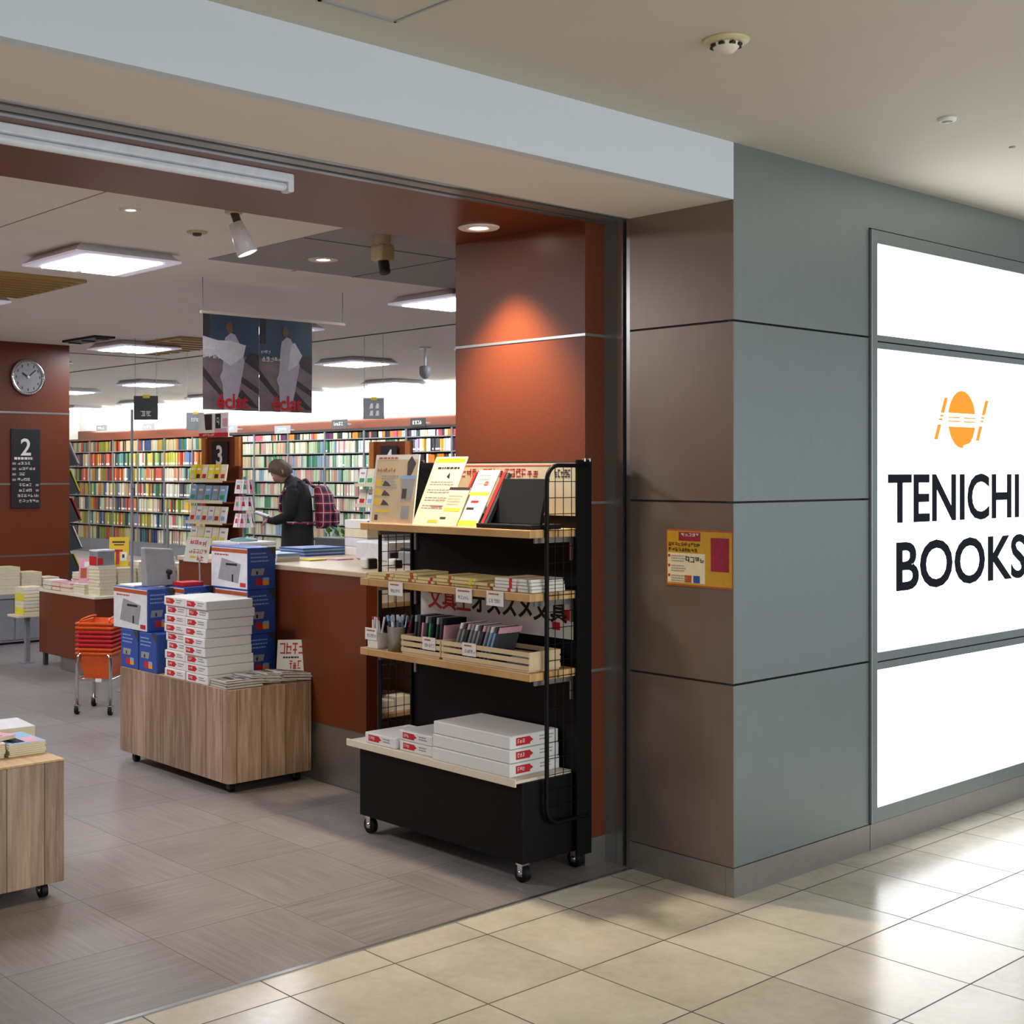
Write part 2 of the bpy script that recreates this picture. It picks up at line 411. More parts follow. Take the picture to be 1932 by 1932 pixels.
# brown column with steel seams
YC = 8.34
b = MB()
cs = [.10, .749, 1.393, 2.035]
for z0, z1 in zip(cs, cs[1:]+[ZI]): b.box(.1, 1.691, YC, YC+.8, z0+.008, z1-(.008 if z1 < 2.6 else 0), m_brown)
b.box(.12, 1.68, YC+.01, YC+.79, 0, ZI, m_brown)
struct('wall_column', b)
b = MB()
for z in cs[1:]: b.box(.098, 1.693, YC-.002, YC+.802, z-.008, z+.008, m_steel)
struct('trim_8', b)

# ------------------------------------------------------------------ illuminated sign in the grey wall
t = thing('illuminated_sign', 'tall lit white wall sign with orange sun emblem and dark shop name', 'sign', (1.66, .02, .105))
X0, X1 = .907, 2.413
b = MB()
b.box(X0, X0+.045, -.012, .028, .106, 2.463, m_metal, .003).box(X1-.045, X1, -.012, .028, .106, 2.463, m_metal, .003)
for z0, z1 in ((.106, .165), (.712, .742), (.746, .782), (1.992, 2.018), (2.022, 2.047), (2.41, 2.463)): b.box(X0+.045, X1-.045, -.010, .028, z0, z1, m_metal, .002)
part('sign_frame', b, t)
for z0, z1 in ((.165, .712), (.782, 1.992), (2.047, 2.41)): part('light_panel', MB().box(X0+.045, X1-.045, .006, .026, z0, z1, m_sign), t)
text('lettering', 'TENICHI', .2/.727, m_navy, FY, (1.652, .0045, 1.298), t, sx=1.125, bold=.0055)
text('lettering', 'BOOKS', .2/.727, m_navy, FY, (1.704, .0045, 1.020), t, sx=1.31, bold=.0055)
e = MB(); cx, cz, R_ = 1.681, 1.728, .124; o = (cx, .0055, cz)
up = [(R_*math.cos(a), R_*math.sin(a)) for a in [math.radians(12+ (156)*i/24) for i in range(25)]]
e.prism(up, o, FY, .0012, m_emb)
lo = [(R_*math.cos(a), R_*math.sin(a)) for a in [math.radians(-165+(75)*i/14) for i in range(15)]]
lo += [(.01, -.124), (.012, -.113)]+[(R_*math.cos(a), R_*math.sin(a)) for a in [math.radians(-55+40*i/8) for i in range(9)]]
e.prism(lo, o, FY, .0012, m_emb)
for z in (-.012, .004): e.slab(o, FY, -.121, -.018, z, z+.006, .0012, m_emb); e.slab(o, FY, .018, .121, z, z+.006, .0012, m_emb)
part('emblem', e, t, 'orange rising sun emblem')
for sx in (-1, 1):
    b = MB(); c = .185*sx
    for v0, v1 in ((-.09, -.025), (-.008, 0), (.008, .016), (.024, .09)):
        sh = .045
        b.prism([(c+v0/.09*sh-.015, v0), (c+v0/.09*sh+.015, v0), (c+v1/.09*sh+.015, v1), (c+v1/.09*sh-.015, v1)], o, FY, .0012, m_emb)
    part('emblem_bar', b, t)

# ------------------------------------------------------------------ ceiling fittings
t = thing('smoke_detector', 'round cream smoke detector on the concourse ceiling above the white fascia', 'smoke detector', (-.957, -.64, ZC))
part('base_plate', MB().lathe([(0, 0), (.062, 0), (.060, -.008), (.04, -.012), (0, -.012)], (-.957, -.64, ZC), m_beige, 28), t)
part('sensor_head', MB().lathe([(.036, -.011), (.034, -.022), (.022, -.034), (0, -.036)], (-.957, -.64, ZC), m_cream, 24), t)
b = MB()
for k in range(8):
    a = k*PI/4+.3; b.box(-.957+.034*math.cos(a)-.007, -.957+.034*math.cos(a)+.007, -.64+.034*math.sin(a)-.007, -.64+.034*math.sin(a)+.007, ZC-.021, ZC-.014, m_blk)
part('vent_slot', b, t)
t = thing('smoke_detector', 'small flat round beige smoke detector on the shop ceiling beside the spotlight', 'smoke detector', (-.513, 2.691, ZI))
part('base_plate', MB().lathe([(0, 0), (.052, 0), (.048, -.008), (0, -.010)], (-.513, 2.691, ZI), m_beige, 24), t)
part('sensor_head', MB().lathe([(.024, -.009), (.02, -.02), (0, -.022)], (-.513, 2.691, ZI), m_charcoal, 18), t)
t = thing('ceiling_sensor', 'small round white ceiling sensor above the grey wall and lit sign', 'sensor', (.269, -.635, ZC))
part('rim', MB().lathe([(0, 0), (.03, 0), (.028, -.010), (.018, -.012)], (.269, -.635, ZC), m_white, 20), t)
part('eye', MB().lathe([(.018, -.011), (.012, -.016), (0, -.017)], (.269, -.635, ZC), m_greyp, 16), t)
single('sprinkler_cap', MB().lathe([(0, 0), (.012, 0), (.010, -.005), (0, -.006)], (.821, -.597, ZC), m_greyp, 14), 'tiny flat grey sprinkler cap near the right edge of the concourse ceiling', 'sprinkler', (.821, -.597, ZC))
def downlight(x, y, z, r, label, mg, mr, group=None):
    t = thing('downlight', label, 'downlight', (x, y, z), group)
    part('rim', MB().lathe([(r*.42, -.001), (r*.5, -.006), (r*.93, -.006), (r, -.001), (r, 0), (r*.42, 0)], (x, y, z), mr, 32), t)
    part('lamp', MB().lathe([(0, -.0035), (r*.40, -.0035), (r*.42, -.001)], (x, y, z), mg, 24), t)
    return t
downlight(-.315, .955, ZS, .082, 'lit round downlight in the brown beam soffit above the black rack', m_bulb, m_sof)
spot('downlight_beam', (-.315, .955, ZS-.02), (math.radians(0), math.radians(4), 0), 120, (1, .82, .56), math.radians(92), .8, .04)
downlight(.454, 2.941, ZI-.004, .085, 'lit round downlight in the dark grey ceiling panel', m_bulbw, m_sof)
spot('downlight_beam', (.454, 2.941, ZI-.03), (0, 0, 0), 25, (1, .93, .82), math.radians(110), .6, .04)
downlight(-1.032, 2.418, ZI, .05, 'small pale round downlight in the beige shop ceiling left of the spotlight', m_bulbw, m_white)
# tube lamp under the brown beam
t = thing('tube_lamp', 'long white tube lamp under the brown beam soffit', 'lamp', (-2.5, .69, ZS))
part('housing', MB().box(-3.55, -1.43, .668, .718, ZS-.028, ZS, m_lampw, .004), t)
part('tube', MB().cyl((-3.53, .693, ZS-.042), (-1.45, .693, ZS-.042), .014, m_lampw, 12), t)
part('end_cap', MB().box(-1.45, -1.425, .672, .714, ZS-.058, ZS-.002, m_lampw, .004), t)
# square light panels
def light_panel(x, y, label):
    t = thing('ceiling_light', label, 'ceiling light', (x, y, ZI), 'square shop ceiling lights')
    h = .31; z0 = ZI-.055
    b = MB(); k = h-.05
    b.hexa([(x-h, y-h, z0+.012), (x+h, y-h, z0+.012), (x+h, y+h, z0+.012), (x-h, y+h, z0+.012), (x-k, y-k, ZI), (x+k, y-k, ZI), (x+k, y+k, ZI), (x-k, y+k, ZI)], m_lampw)
    part('housing', b, t)
    b = MB()
    for a0, a1, c0, c1 in ((-h, -h+.09, -h, h), (h-.09, h, -h, h), (-h+.09, h-.09, -h, -h+.05), (-h+.09, h-.09, h-.05, h), (-.02, .02, -h+.05, h-.05)):
        b.box(x+a0, x+a1, y+c0, y+c1, z0, z0+.0115, m_frame)
    part('frame', b, t)
    for a0, a1 in ((-h+.09, -.02), (.02, h-.09)): part('diffuser', MB().box(x+a0, x+a1, y-h+.05, y+h-.05, z0-.006, z0+.0115, m_panel), t)
    return t
cols = {-.54: 'left', 2.06: 'second from left', 4.66: 'third from left', 7.0: 'rightmost'}
lamp0 = None
for ci, (lx, cn) in enumerate(cols.items()):
    for k, ly in enumerate((3.6, 5.7, 7.8, 9.9, 12.0, 14.1, 16.2, 18.3)):
        if (lx == -.54 and k > 1) or (lx == 7.0 and k < 2): continue
        k0 = 2 if lx == 7.0 else 0
        lab = f'square twin-lamp ceiling light, {ORD[k-k0]} from the shop front in the {cn} row'
        if lamp0 is None: lamp0 = light_panel(lx, ly, lab)
        else: dup(lamp0, (lx, ly, ZI), lab)
# off-frame row keeps the left of the shop lit
for ly in (3.0, 6.0, 9.5): area('shop_lamp', (-2.7, ly, 2.6), (0, 0, 0), .6, .6, 40, (.96, .98, 1))
# grilles
def grille(name, x0, x1, y0, y1, label, m, n):
    t = thing(name, label, 'air vent', ((x0+x1)/2, (y0+y1)/2, ZI))
    part('frame', MB().box(x0, x1, y0, y1, ZI-.02, ZI, m, .004), t)
    for k in range(n):
        y = y0+.05+(y1-y0-.1)*k/max(1, n-1); part('slat', MB().box(x0+.04, x1-.04, y-.008, y+.008, ZI-.028, ZI-.018, m), t)
grille('ceiling_grille', -1.2, -.16, 4.48, 5.4, 'tan ceiling air grille at the left edge behind the nearest light', m_tan, 9)
grille('ceiling_grille', 2.02, 2.75, 6.95, 8.5, 'tan ceiling air grille right of the clock column behind the second light', m_tan, 9)
grille('ceiling_vent', 1.42, 1.62, 7.35, 7.95, 'small black slot vent in the ceiling over the clock column', m_blk, 3)
# spotlight, camera, dome camera
t = thing('spotlight', 'white adjustable spotlight lit and tilted down below the brown beam', 'spotlight', (-.80, 1.95, ZI))
part('mount', MB().cyl((-.80, 1.95, ZI), (-.80, 1.95, ZI-.06), .038, m_beige, 16), t)
part('yoke', MB().tube([(-.80, 1.95, ZI-.05), (-.785, 1.94, ZI-.10), (-.775, 1.93, ZI-.14)], .018, m_charcoal), t)
part('lamp_head', MB().lathe([(0, .0), (.03, 0), (.040, .07), (.046, .14), (.040, .14)], (-.79, 1.95, ZI-.10), m_lampw, 20, (.28, -.22, -.9)), t)
part('lens', MB().lathe([(0, .138), (.041, .138)], (-.79, 1.95, ZI-.10), m_bulb, 20, (.28, -.22, -.9)), t)
t = thing('security_camera', 'beige security camera with black lens hanging from the dark grey ceiling panel', 'camera', (.253, 2.205, ZI-.004))
part('mount', MB().cyl((.253, 2.205, ZI-.004), (.253, 2.205, ZI-.05), .04, m_beige, 16), t)
part('housing', MB().box(.21, .296, 2.16, 2.25, ZI-.125, ZI-.045, m_beige, .012), t)
part('lens', MB().cyl((.253, 2.20, ZI-.12), (.243, 2.175, ZI-.185), .028, m_blk, 16), t)
t = thing('dome_camera', 'white dome camera on a short stalk hanging from the shop ceiling near the pillar', 'camera', (4.3, 6.35, ZI))
part('stalk', MB().cyl((4.3, 6.35, ZI), (4.3, 6.35, ZI-.2), .015, m_lampw, 10).cyl((4.3, 6.35, ZI), (4.3, 6.35, ZI-.015), .06, m_lampw), t)
part('dome', MB().lathe([(0, -.17), (.05, -.18), (.06, -.22), (.052, -.26), (.03, -.29), (0, -.30)], (4.3, 6.35, ZI), m_greyp, 20), t)
# hanging magazine posters
t = thing('hanging_banner', 'pair of dark magazine posters with red title hanging from a ceiling rail', 'poster', (.86, 3.93, ZI))
part('rail', MB().box(.30, 1.40, 3.925, 3.945, 2.448, 2.466, m_sof, .003), t)
for x in (.315, 1.385): part('hanger', MB().cyl((x, 3.935, 2.46), (x, 3.935, ZI), .0025, m_greyp, 6), t)
m_sky2 = M('dusk_blue_print', (62, 84, 104), .4, var=.25, scale=5, stretch=(1, 1, .5)); m_sand = M('mauve_sand_print', (122, 110, 116), .4, var=.25, scale=8, stretch=(1, 1, 2))
m_dune = M('dark_dune_print', (66, 60, 66), .4, var=.2); m_cloth = M('pale_lilac_print', (176, 172, 186), .45, var=.1, scale=20); m_skin2 = M('warm_brown_print', (122, 82, 66), .45)
m_smoke = M('white_haze_print', (206, 206, 214), .5, var=.15, scale=14)
for k in (0, 1):
    x0 = .312+k*.41; b = MB(); o = (x0, 3.93, 1.874)
    b.slab(o, FY, 0, .408, 0, .574, .002, m_sand)
    b.slab(o, FY, 0, .408, .33, .574, .0006, m_sky2, off=.002)
    b.slab(o, FY, .0, .05, .42, .574, .0005, m_dune, off=.0026)
    b.prism([(.30, .30), (.408, .24), (.408, .35), (.33, .36)], o, FY, .0005, m_dune, .0026)
    b.prism([(0, .20), (.12, .09), (.16, .09), (0, .26)], o, FY, .0005, m_dune, .002)
    b.prism([(.24, .19), (.408, .10), (.408, .14), (.26, .22)], o, FY, .0005, m_dune, .002)
    b.prism([(.25, .09), (.36, .02), (.408, .02), (.28, .13)], o, FY, .0005, m_dune, .002)
    fg = [(.15, .0), (.23, .0), (.27, .16), (.30, .30), (.27, .40), (.23, .46), (.20, .47), (.16, .44), (.15, .38), (.14, .24), (.12, .20), (.14, .16)]
    b.prism([(x+.01*k, y) for x, y in fg], o, FY, .0006, m_cloth, .003)
    if not k: b.prism([(.0, .31), (.09, .33), (.16, .29), (.20, .27), (.29, .33), (.31, .40), (.20, .42), (.10, .42), (0, .44)], o, FY, .0006, m_smoke, .0036)
    else: b.prism([(.22, .26), (.29, .30), (.33, .36), (.27, .44), (.24, .42)], o, FY, .0006, m_smoke, .0036)
    b.prism([(.19+.02*math.cos(a)*1.2+.01*k, .50+.034*math.sin(a)) for a in [i*PI/7 for i in range(14)]], o, FY, .0006, m_skin2, .0036)
    b.glyphs(o, FY, .01+.01*k, .31, .026, .03, 5 if k else 4, m_white, random.Random(5+k), off=.0044)
    b.glyphs(o, FY, .01+.0*k, .36, .016, .02, 4, m_white, random.Random(9+k), off=.0044)
    p = part('poster', b, t, 'poster with a pale figure on dark sand' if k else 'poster with a white veiled figure on dark sand')
    me = text_mesh('éclat', .125, m_red, FY, (x0+.21, 3.9245, 1.888), sx=.95, bold=.002); me.transform(Matrix.Translation(-wloc(t))); obj('title', me, p)

# ------------------------------------------------------------------ clock and directory board on the column
t = thing('wall_clock', 'round silver wall clock on the brown column', 'clock', (1.273, YC, 2.353))
c = (1.273, YC, 2.353)
part('rim', MB().lathe([(0, 0), (.162, 0), (.164, .02), (.158, .032), (.140, .034), (.135, .022)], c, m_chrome, 40, (0, -1, 0)), t)
part('face', MB().lathe([(0, .0215), (.137, .0215)], c, m_greyp, 36, (0, -1, 0)), t)
b = MB()
for k in range(12):
    a = k*PI/6; u, v = math.sin(a), math.cos(a); b.slab((c[0]+u*.112, YC-.022, c[2]+v*.112), FY, -.005, .005, -.012, .012, .001, m_charcoal)
part('hour_mark', b, t)
for nm, a, ln, w in (('hour_hand', math.radians(-55), .065, .006), ('minute_hand', math.radians(48), .10, .004)):
    u, v = Vector((math.cos(a), 0, -math.sin(a))), Vector((math.sin(a), 0, math.cos(a)))
    part(nm, MB().slab((c[0], YC-.024, c[2]), (u, v, Vector((0, -1, 0))), -w, w, -.015, ln, .002, m_blk), t)
part('hub', MB().lathe([(0, .03), (.014, .028), (.014, .022)], c, m_white, 14, (0, -1, 0)), t)
t = thing('directory_board', 'black number two directory board on the brown column under the clock', 'sign', (1.256, YC, 1.53))
o = (1.116, YC-.012, 1.177); r = random.Random(3)
part('board', MB().slab((1.116, YC, 1.177), FY, 0, .28, 0, .71, .012, m_blk, .002), t)
text('number', '2', .155/.727, m_white, FY, (1.256, YC-.0135, 1.177+.475), t, bold=.003)
b = MB()
b.lines(o, FY, .03, .26, .435, 1, .1, .022, m_white, r)
for k in range(8):
    z = .39-k*.0485; b.slab(o, FY, (.01 if k < 4 else .235), (.045 if k < 4 else .265), z, z+.02, .0006, m_greyp, off=.0004)
    b.glyphs(o, FY, .075 if k % 3 else .06, z, .027, .026, (4, 5, 2, 4, 4, 4, 6, 5)[k], m_white, r)
part('listing', b, t)

# ------------------------------------------------------------------ yellow poster on the jamb
b = MB(); o = (-.0022, .288, 1.085); r = random.Random(12)
m_gold = M('gold_print', (198, 150, 40), .45, var=.08, scale=40); m_crim = M('crimson_print', (150, 30, 56), .45, var=.2, scale=40); m_rust = M('rust_print', (176, 84, 40), .5)
t = thing('wall_poster', 'small yellow landscape poster with a crimson block on the grey jamb', 'poster', (0, .145, 1.085))
b.slab(o, FX, 0, .286, 0, .206, .0012, m_rust); b.slab(o, FX, .004, .283, .006, .20, .0004, m_gold, off=.0012)
b.slab(o, FX, .006, .17, .012, .12, .0003, m_cream2, off=.0016)
part('sheet', b, t)
b = MB(); b.slab(o, FX, .055, .15, .165, .197, .0004, m_crim, off=.0017); b.slab(o, FX, .195, .272, .06, .18, .0004, m_crim, .0, off=.0017)
b.slab(o, FX, .082, .112, .014, .04, .0004, m_rust, off=.002); b.slab(o, FX, .12, .148, .014, .04, .0004, m_blue, off=.002)
part('colour_block', b, t)
b = MB(); b.glyphs(o, FX, .064, .182, .014, .011, 5, m_white, r, off=.0022); b.glyphs(o, FX, .01, .145, .012, .013, 10, m_blk, r, off=.0018); b.glyphs(o, FX, .01, .126, .012, .013, 9, m_blk, r, off=.0018)
b.glyphs(o, FX, .085, .088, .018, .02, 4, m_blk, r, off=.0021)
for k in range(3): b.slab(o, FX, .008, .017, .105-.036*k, .114-.036*k, .0004, m_red, off=.002); b.lines(o, FX, .022, .1, .108-.036*k, 3, .009, .003, m_grey, r, off=.002)
part('printing', b, t)

# ------------------------------------------------------------------ black display rack by the pillar
RK = thing('display_rack', 'black wheeled display rack with three pine shelves against the brown pillar', 'display rack', (-.29, 1.03, 0))
part('base_cabinet', MB().box(-.468, -.122, .575, 1.505, .072, .366, m_black, .003), RK)
part('tray', MB().box(-.492, -.19, .585, 1.560, .3665, .378, m_cream, .002).box(-.496, -.488, .585, 1.56, .355, .384, m_cream, .002), RK)
part('backboard', MB().box(-.188, -.124, .562, 1.478, .367, 1.54, m_black, .003), RK)
for y in (.553, 1.487):
    fr_ = []
    xf = -.362 if y < 1 else -.372; r_ = .03
    zt = 1.525; zb = .205
    path = [(-.135, y, zt)]
    for k in range(7):
        a = PI/2+k*PI/12; path.append((xf+r_*2-.0+math.cos(a)*r_*2, y, zt-r_*2+math.sin(a)*r_*2))
    for k in range(7):
        a = PI+k*PI/12; path.append((xf+r_*2+math.cos(a)*r_*2, y, zb+r_*2+math.sin(a)*r_*2))
    path.append((-.135, y, zb))
    f = part('side_frame', MB().tube(path, .0085, m_black, 10), RK)
    b = MB()
    for k in range(4): x = xf+.045*(k+1); b.cyl((x, y, zb+.005), (x, y, zt-.005), .0016, m_black, 5)
    z = zb+.06
    while z < zt-.02: b.cyl((xf, y, z), (-.135, y, z), .0016, m_black, 5); z += .06
    obj('wire_mesh', b.mesh('wire_mesh', wloc(RK)), f)
    part('post', MB().box(-.20, -.118, y-.004, y+.004, .06, 1.546, m_black).cyl((-.155, y, 1.54), (-.155, y, 1.552), .008, m_steel, 10).cyl((-.125, y, 1.54), (-.125, y, 1.552), .006, m_steel, 10), RK)
for zt in (1.288, 1.056, .765):
    sh = part('shelf', MB().box(-.442, -.19, .562, 1.478, zt-.03, zt, m_shelf, .003).box(-.442, -.385, 1.478, 1.535, zt-.03, zt, m_shelf, .003), RK)
    for y in (.58, 1.46): obj('bracket', MB().box(-.40, -.19, y-.004, y+.004, zt-.05, zt-.0305, m_steel).box(-.20, -.19, y-.006, y+.006, zt-.12, zt-.0305, m_steel).mesh('bracket', wloc(RK)), sh)
for x, y in ((-.44, .60), (-.445, 1.46), (-.15, .60), (-.15, 1.46)): caster(RK, x, y, .033, .0715)
HB = MB(); o = (-.1885, 1.21, 1.335); r = random.Random(4)
t = thing('header_sign', 'long white header sign with red lettering across the top of the black rack', 'sign', (-.1885, .9, 1.335))
part('board', MB().slab(o, FX, 0, .645, 0, .20, .003, m_cream), t)
b = MB(); b.slab(o, FX, .0, .645, .188, .192, .0005, m_red, off=.003); b.glyphs(o, FX, .03, .145, .026, .034, 14, m_red, r, off=.0031); b.glyphs(o, FX, .54, .145, .014, .03, 5, m_blk, r, off=.0031)
b.glyphs(o, FX, .26, .05, .03, .04, 2, m_blk, r, off=.0031)
part('lettering', b, t)
t = thing('name_banner', 'white banner with red and black Japanese lettering behind the wooden crates', 'banner', (-.1885, 1.0, .86))
o = (-.1885, 1.432, .868)
part('sheet', MB().slab(o, FX, 0, .855, 0, .150, .002, m_white), t)
text('lettering', '文具王', .094, m_red, FX, (-.1912, 1.385, .936), t, align='LEFT', bold=.0022, sx=.92)
text('lettering', 'オススメ文具', .094, m_blk, FX, (-.1912, 1.125, .936), t, align='LEFT', bold=.0026, sx=.92)
b = MB(); b.slab(o, FX, .75, .79, .03, .06, .0005, m_red, off=.002); b.slab(o, FX, .80, .84, .07, .11, .0005, m_red, off=.002); b.slab(o, FX, .70, .85, .134, .148, .0005, m_sky, off=.002)
part('printed_mark', b, t)
# --- top shelf: placards and a black stand
def placard(name, label, y0, y1, xb, xt, z0, z1, th, base, draw, extra=None):
    h = math.hypot(xt-xb, z1-z0); v = Vector((xt-xb, 0, z1-z0))/h; u = Vector((0, -1, 0)); n = u.cross(v)
    t = thing(name, label, 'placard', (xb, (y0+y1)/2, z0)); o = Vector((xb, y1, z0)); w = y1-y0
    part('board', MB().slab(o, (u, v, n), 0, w, 0, h, th, base, off=-th), t)
    b = MB(); draw(b, o, (u, v, n), w, h); part('printing', b, t)
    b = MB(); b.slab(o+v*(h*.6)-n*(th+.001), (u, Vector((.35, 0, -1)).normalized(), Vector((1, 0, .35)).normalized()), w*.4, w*.6, 0, h*.62/1.0, .002, base); part('easel_leg', b, t)
    return t
m_sepia = M('sepia_print', (206, 184, 146), .5, var=.1, scale=12)
m_choc = M('dark_brown_print', (50, 28, 22), .5)
def d1(b, o, f, w, h):
    r = random.Random(1)
    b.slab(o, f, .012, w, .004, h-.02, .0004, m_sepia); b.lines(o, f, .02, w*.7, h-.018, 1, .02, .008, m_rust, r)
    b.glyphs(o, f, .02, h-.07, .014, .014, 7, m_rust, r); b.lines(o, f, .05, w*.6, h-.09, 5, .012, .004, m_grey, r)
    b.prism([(w*.70, .10), (w*.92, .10), (w*.96, .185), (w*.66, .185)], o, f, .0006, m_greyp, .0005); b.slab(o, f, w*.64, w*.97, .185, .20, .0006, m_sky, off=.0006)
    b.slab(o, f, w*.70, w*.80, .105, .145, .0005, m_choc, off=.0012)
    b.prism([(w*.78, .19), (w*.86, .20), (w*.95, .25), (w*.84, .28), (w*.76, .255)], o, f, .0005, m_choc, .0006)
    for k in range(3):
        z = .155-k*.04; b.slab(o, f, .014, .055, z, z+.028, .0005, m_yellow, off=.0005); b.prism([(.06, z), (.115, z), (.10, z+.012), (.075, z+.024)], o, f, .0005, m_choc, .0005)
    b.slab(o, f, .03, .12, .045, .055, .0005, m_yellow, off=.0005); b.slab(o, f, .03, .05, .012, .035, .0005, m_choc, off=.0005); b.slab(o, f, w*.72, w*.9, .02, .075, .0005, m_greyp, off=.0005)
placard('display_placard', 'tall tan placard with a cup picture at the left end of the rack top shelf', 1.225, 1.495, -.425, -.385, 1.2885, 1.572, .006, m_white, d1)
def d2(b, o, f, w, h):
    r = random.Random(2)
    b.slab(o, f, .01, w-.008, h-.026, h-.008, .0005, m_yellow); b.lines(o, f, .035, w-.02, h-.055, 1, .02, .008, m_blk, r); b.prism([(w*.55, h-.09), (w*.66, h-.10), (w*.62, h-.07)], o, f, .0005, m_blk)
    for k in range(4): b.lines(o, f, .02, w-.02, h-.115-k*.035, 2, .011, .004, m_grey, r)
    b.slab(o, f, w*.5, w*.75, .105, .12, .0005, m_sepia); b.lines(o, f, w*.4, w*.8, .08, 1, .01, .008, m_rust, r); b.slab(o, f, w*.45, w*.8, .012, .025, .0005, m_yellow)
placard('display_placard', 'leaning cream placard with a yellow top band on the rack top shelf', 1.03, 1.215, -.435, -.30, 1.2885, 1.562, .004, m_cream, d2)
def d3(b, o, f, w, h):
    r = random.Random(6)
    b.slab(o, f, 0, w, h-.012, h, .0005, m_choc); b.slab(o, f, .01, w-.012, .065, .08, .0005, m_lemon); b.lines(o, f, .012, w-.02, h-.04, 4, .012, .004, m_sepia, r); b.slab(o, f, .008, .04, .03, .04, .0005, m_choc)
placard('display_placard', 'low cream card with a dark top edge between two placards on the rack', .955, 1.07, -.44, -.36, 1.2885, 1.44, .003, m_cream, d3)
def d4(b, o, f, w, h):
    r = random.Random(8)
    b.slab(o, f, .004, w-.006, h*.55, h*.61, .0005, m_lemon); b.slab(o, f, .004, w-.006, .004, .03, .0005, m_lemon); b.lines(o, f, .02, w-.02, h*.9, 3, .02, .005, m_grey, r)
    b.slab(o, f, .03, .07, h*.42, h*.46, .0005, m_red); b.slab(o, f, .02, .06, h*.3, h*.34, .0005, m_choc); b.slab(o, f, .06, .08, h*.72, h*.8, .0005, m_rust)
t = placard('display_placard', 'white card with lime bands and a red-edged binder spine on the rack', .85, .965, -.435, -.30, 1.2885, 1.508, .004, m_white, d4)
def spine(y0, y1, label):
    b = MB(); xb, xt, z0, z1 = -.43, -.295, 1.2885, 1.50; h = math.hypot(xt-xb, z1-z0); v = Vector((xt-xb, 0, z1-z0))/h; u = Vector((0, -1, 0)); n = u.cross(v); o = Vector((xb, y1, z0))
    t = thing('binder', label, 'binder', (xb, y1, z0)); w = y1-y0
    part('cover', MB().slab(o, (u, v, n), 0, w, 0, h, .018, m_charcoal, .001, off=-.02), t); part('spine_band', MB().slab(o, (u, v, n), w*.2, w*.62, 0, h, .002, m_red, off=-.0015), t)
spine(.965+.008, 1.0, 'narrow dark binder with a dull red band left of the lime card'); spine(.81, .845, 'dark binder with a bright red band right of the lime card')
t = thing('tablet_stand', 'black tablet propped on a flat black stand at the right of the rack top shelf', 'tablet', (-.35, .69, 1.2885))
part('stand', MB().box(-.43, -.26, .57, .855, 1.2885, 1.306, m_rub, .004), t)
part('screen', MB().hexa([(-.375, .575, 1.3065), (-.36, .575, 1.3065), (-.36, .835, 1.3065), (-.375, .835, 1.3065), (-.335, .575, 1.475), (-.32, .575, 1.475), (-.32, .80, 1.475), (-.335, .80, 1.475)], m_rub, .002), t)
# --- second shelf: long notebook pads and price cards
r = random.Random(21)
pads = [(1.50, 1.34, 2, 'yellow'), (1.335, 1.20, 3, 'yellow'), (1.195, 1.09, 2, 'red-edged'), (1.085, .985, 3, 'yellow'), (.98, .86, 3, 'lime-edged'), (.855, .76, 2, 'yellow'), (.755, .65, 4, 'white and red'), (.645, .572, 4, 'white')]
bandm = {'yellow': m_rust, 'red-edged': m_red, 'lime-edged': m_lemon, 'white and red': m_red, 'white': m_grey}
for k, (ya, yb, n, kind) in enumerate(pads):
    for j in range(n):
        z = 1.0565+j*.0125; dx = r.uniform(-.006, .008); dy = r.uniform(-.004, .004)
        pos = 'bottom' if j == 0 else ('top' if j == n-1 else 'middle')
        if n == 4 and j == 2: pos = 'second from top'
        t = thing('notebook', f'{kind} notebook pad, {pos} of the {ORD[k]} rack stack from left', 'notebook', (-.34, (ya+yb)/2, z), 'notebook pads on the middle shelf')
        x0 = -.428 if ya < 1.48 else -.428
        part('pages', MB().box(x0+dx, -.25+dx, yb+dy, ya+dy, z+.0008, z+.0112, m_pad if 'white' not in kind else m_white, .001), t)
        part('cover', MB().box(x0+dx-.001, -.249+dx, yb+dy-.001, ya+dy+.001, z+.0113, z+.012, m_pad if 'white' not in kind else m_cream2).box(x0+dx-.0015, -.249+dx, yb+dy+(ya-yb)*.15, yb+dy+(ya-yb)*.28, z, z+.0123, bandm[kind]), t)
def price_card(y, z, x, label, w=.088, h=.055):
    t = thing('price_card', label, 'price card', (x, y, z), 'price cards on the rack'); o = (x, y+w/2, z); rr = random.Random(int(y*999))
    part('card', MB().slab(o, FX, 0, w, 0, h, .0012, m_white), t)
    b = MB(); b.lines(o, FX, .012, w-.012, h-.014, 1, .02, .006, m_rust, rr, off=.0013); b.glyphs(o, FX, .014, h*.22, .010, .014, 5, m_grey, rr, off=.0013); part('printing', b, t)
price_card(1.302, .998, -.446, 'white price card hanging near the left end of the middle shelf')
price_card(.903, 1.0, -.446, 'white price card hanging left of centre on the middle shelf')
price_card(.736, 1.0, -.446, 'white price card hanging right of centre on the middle shelf')
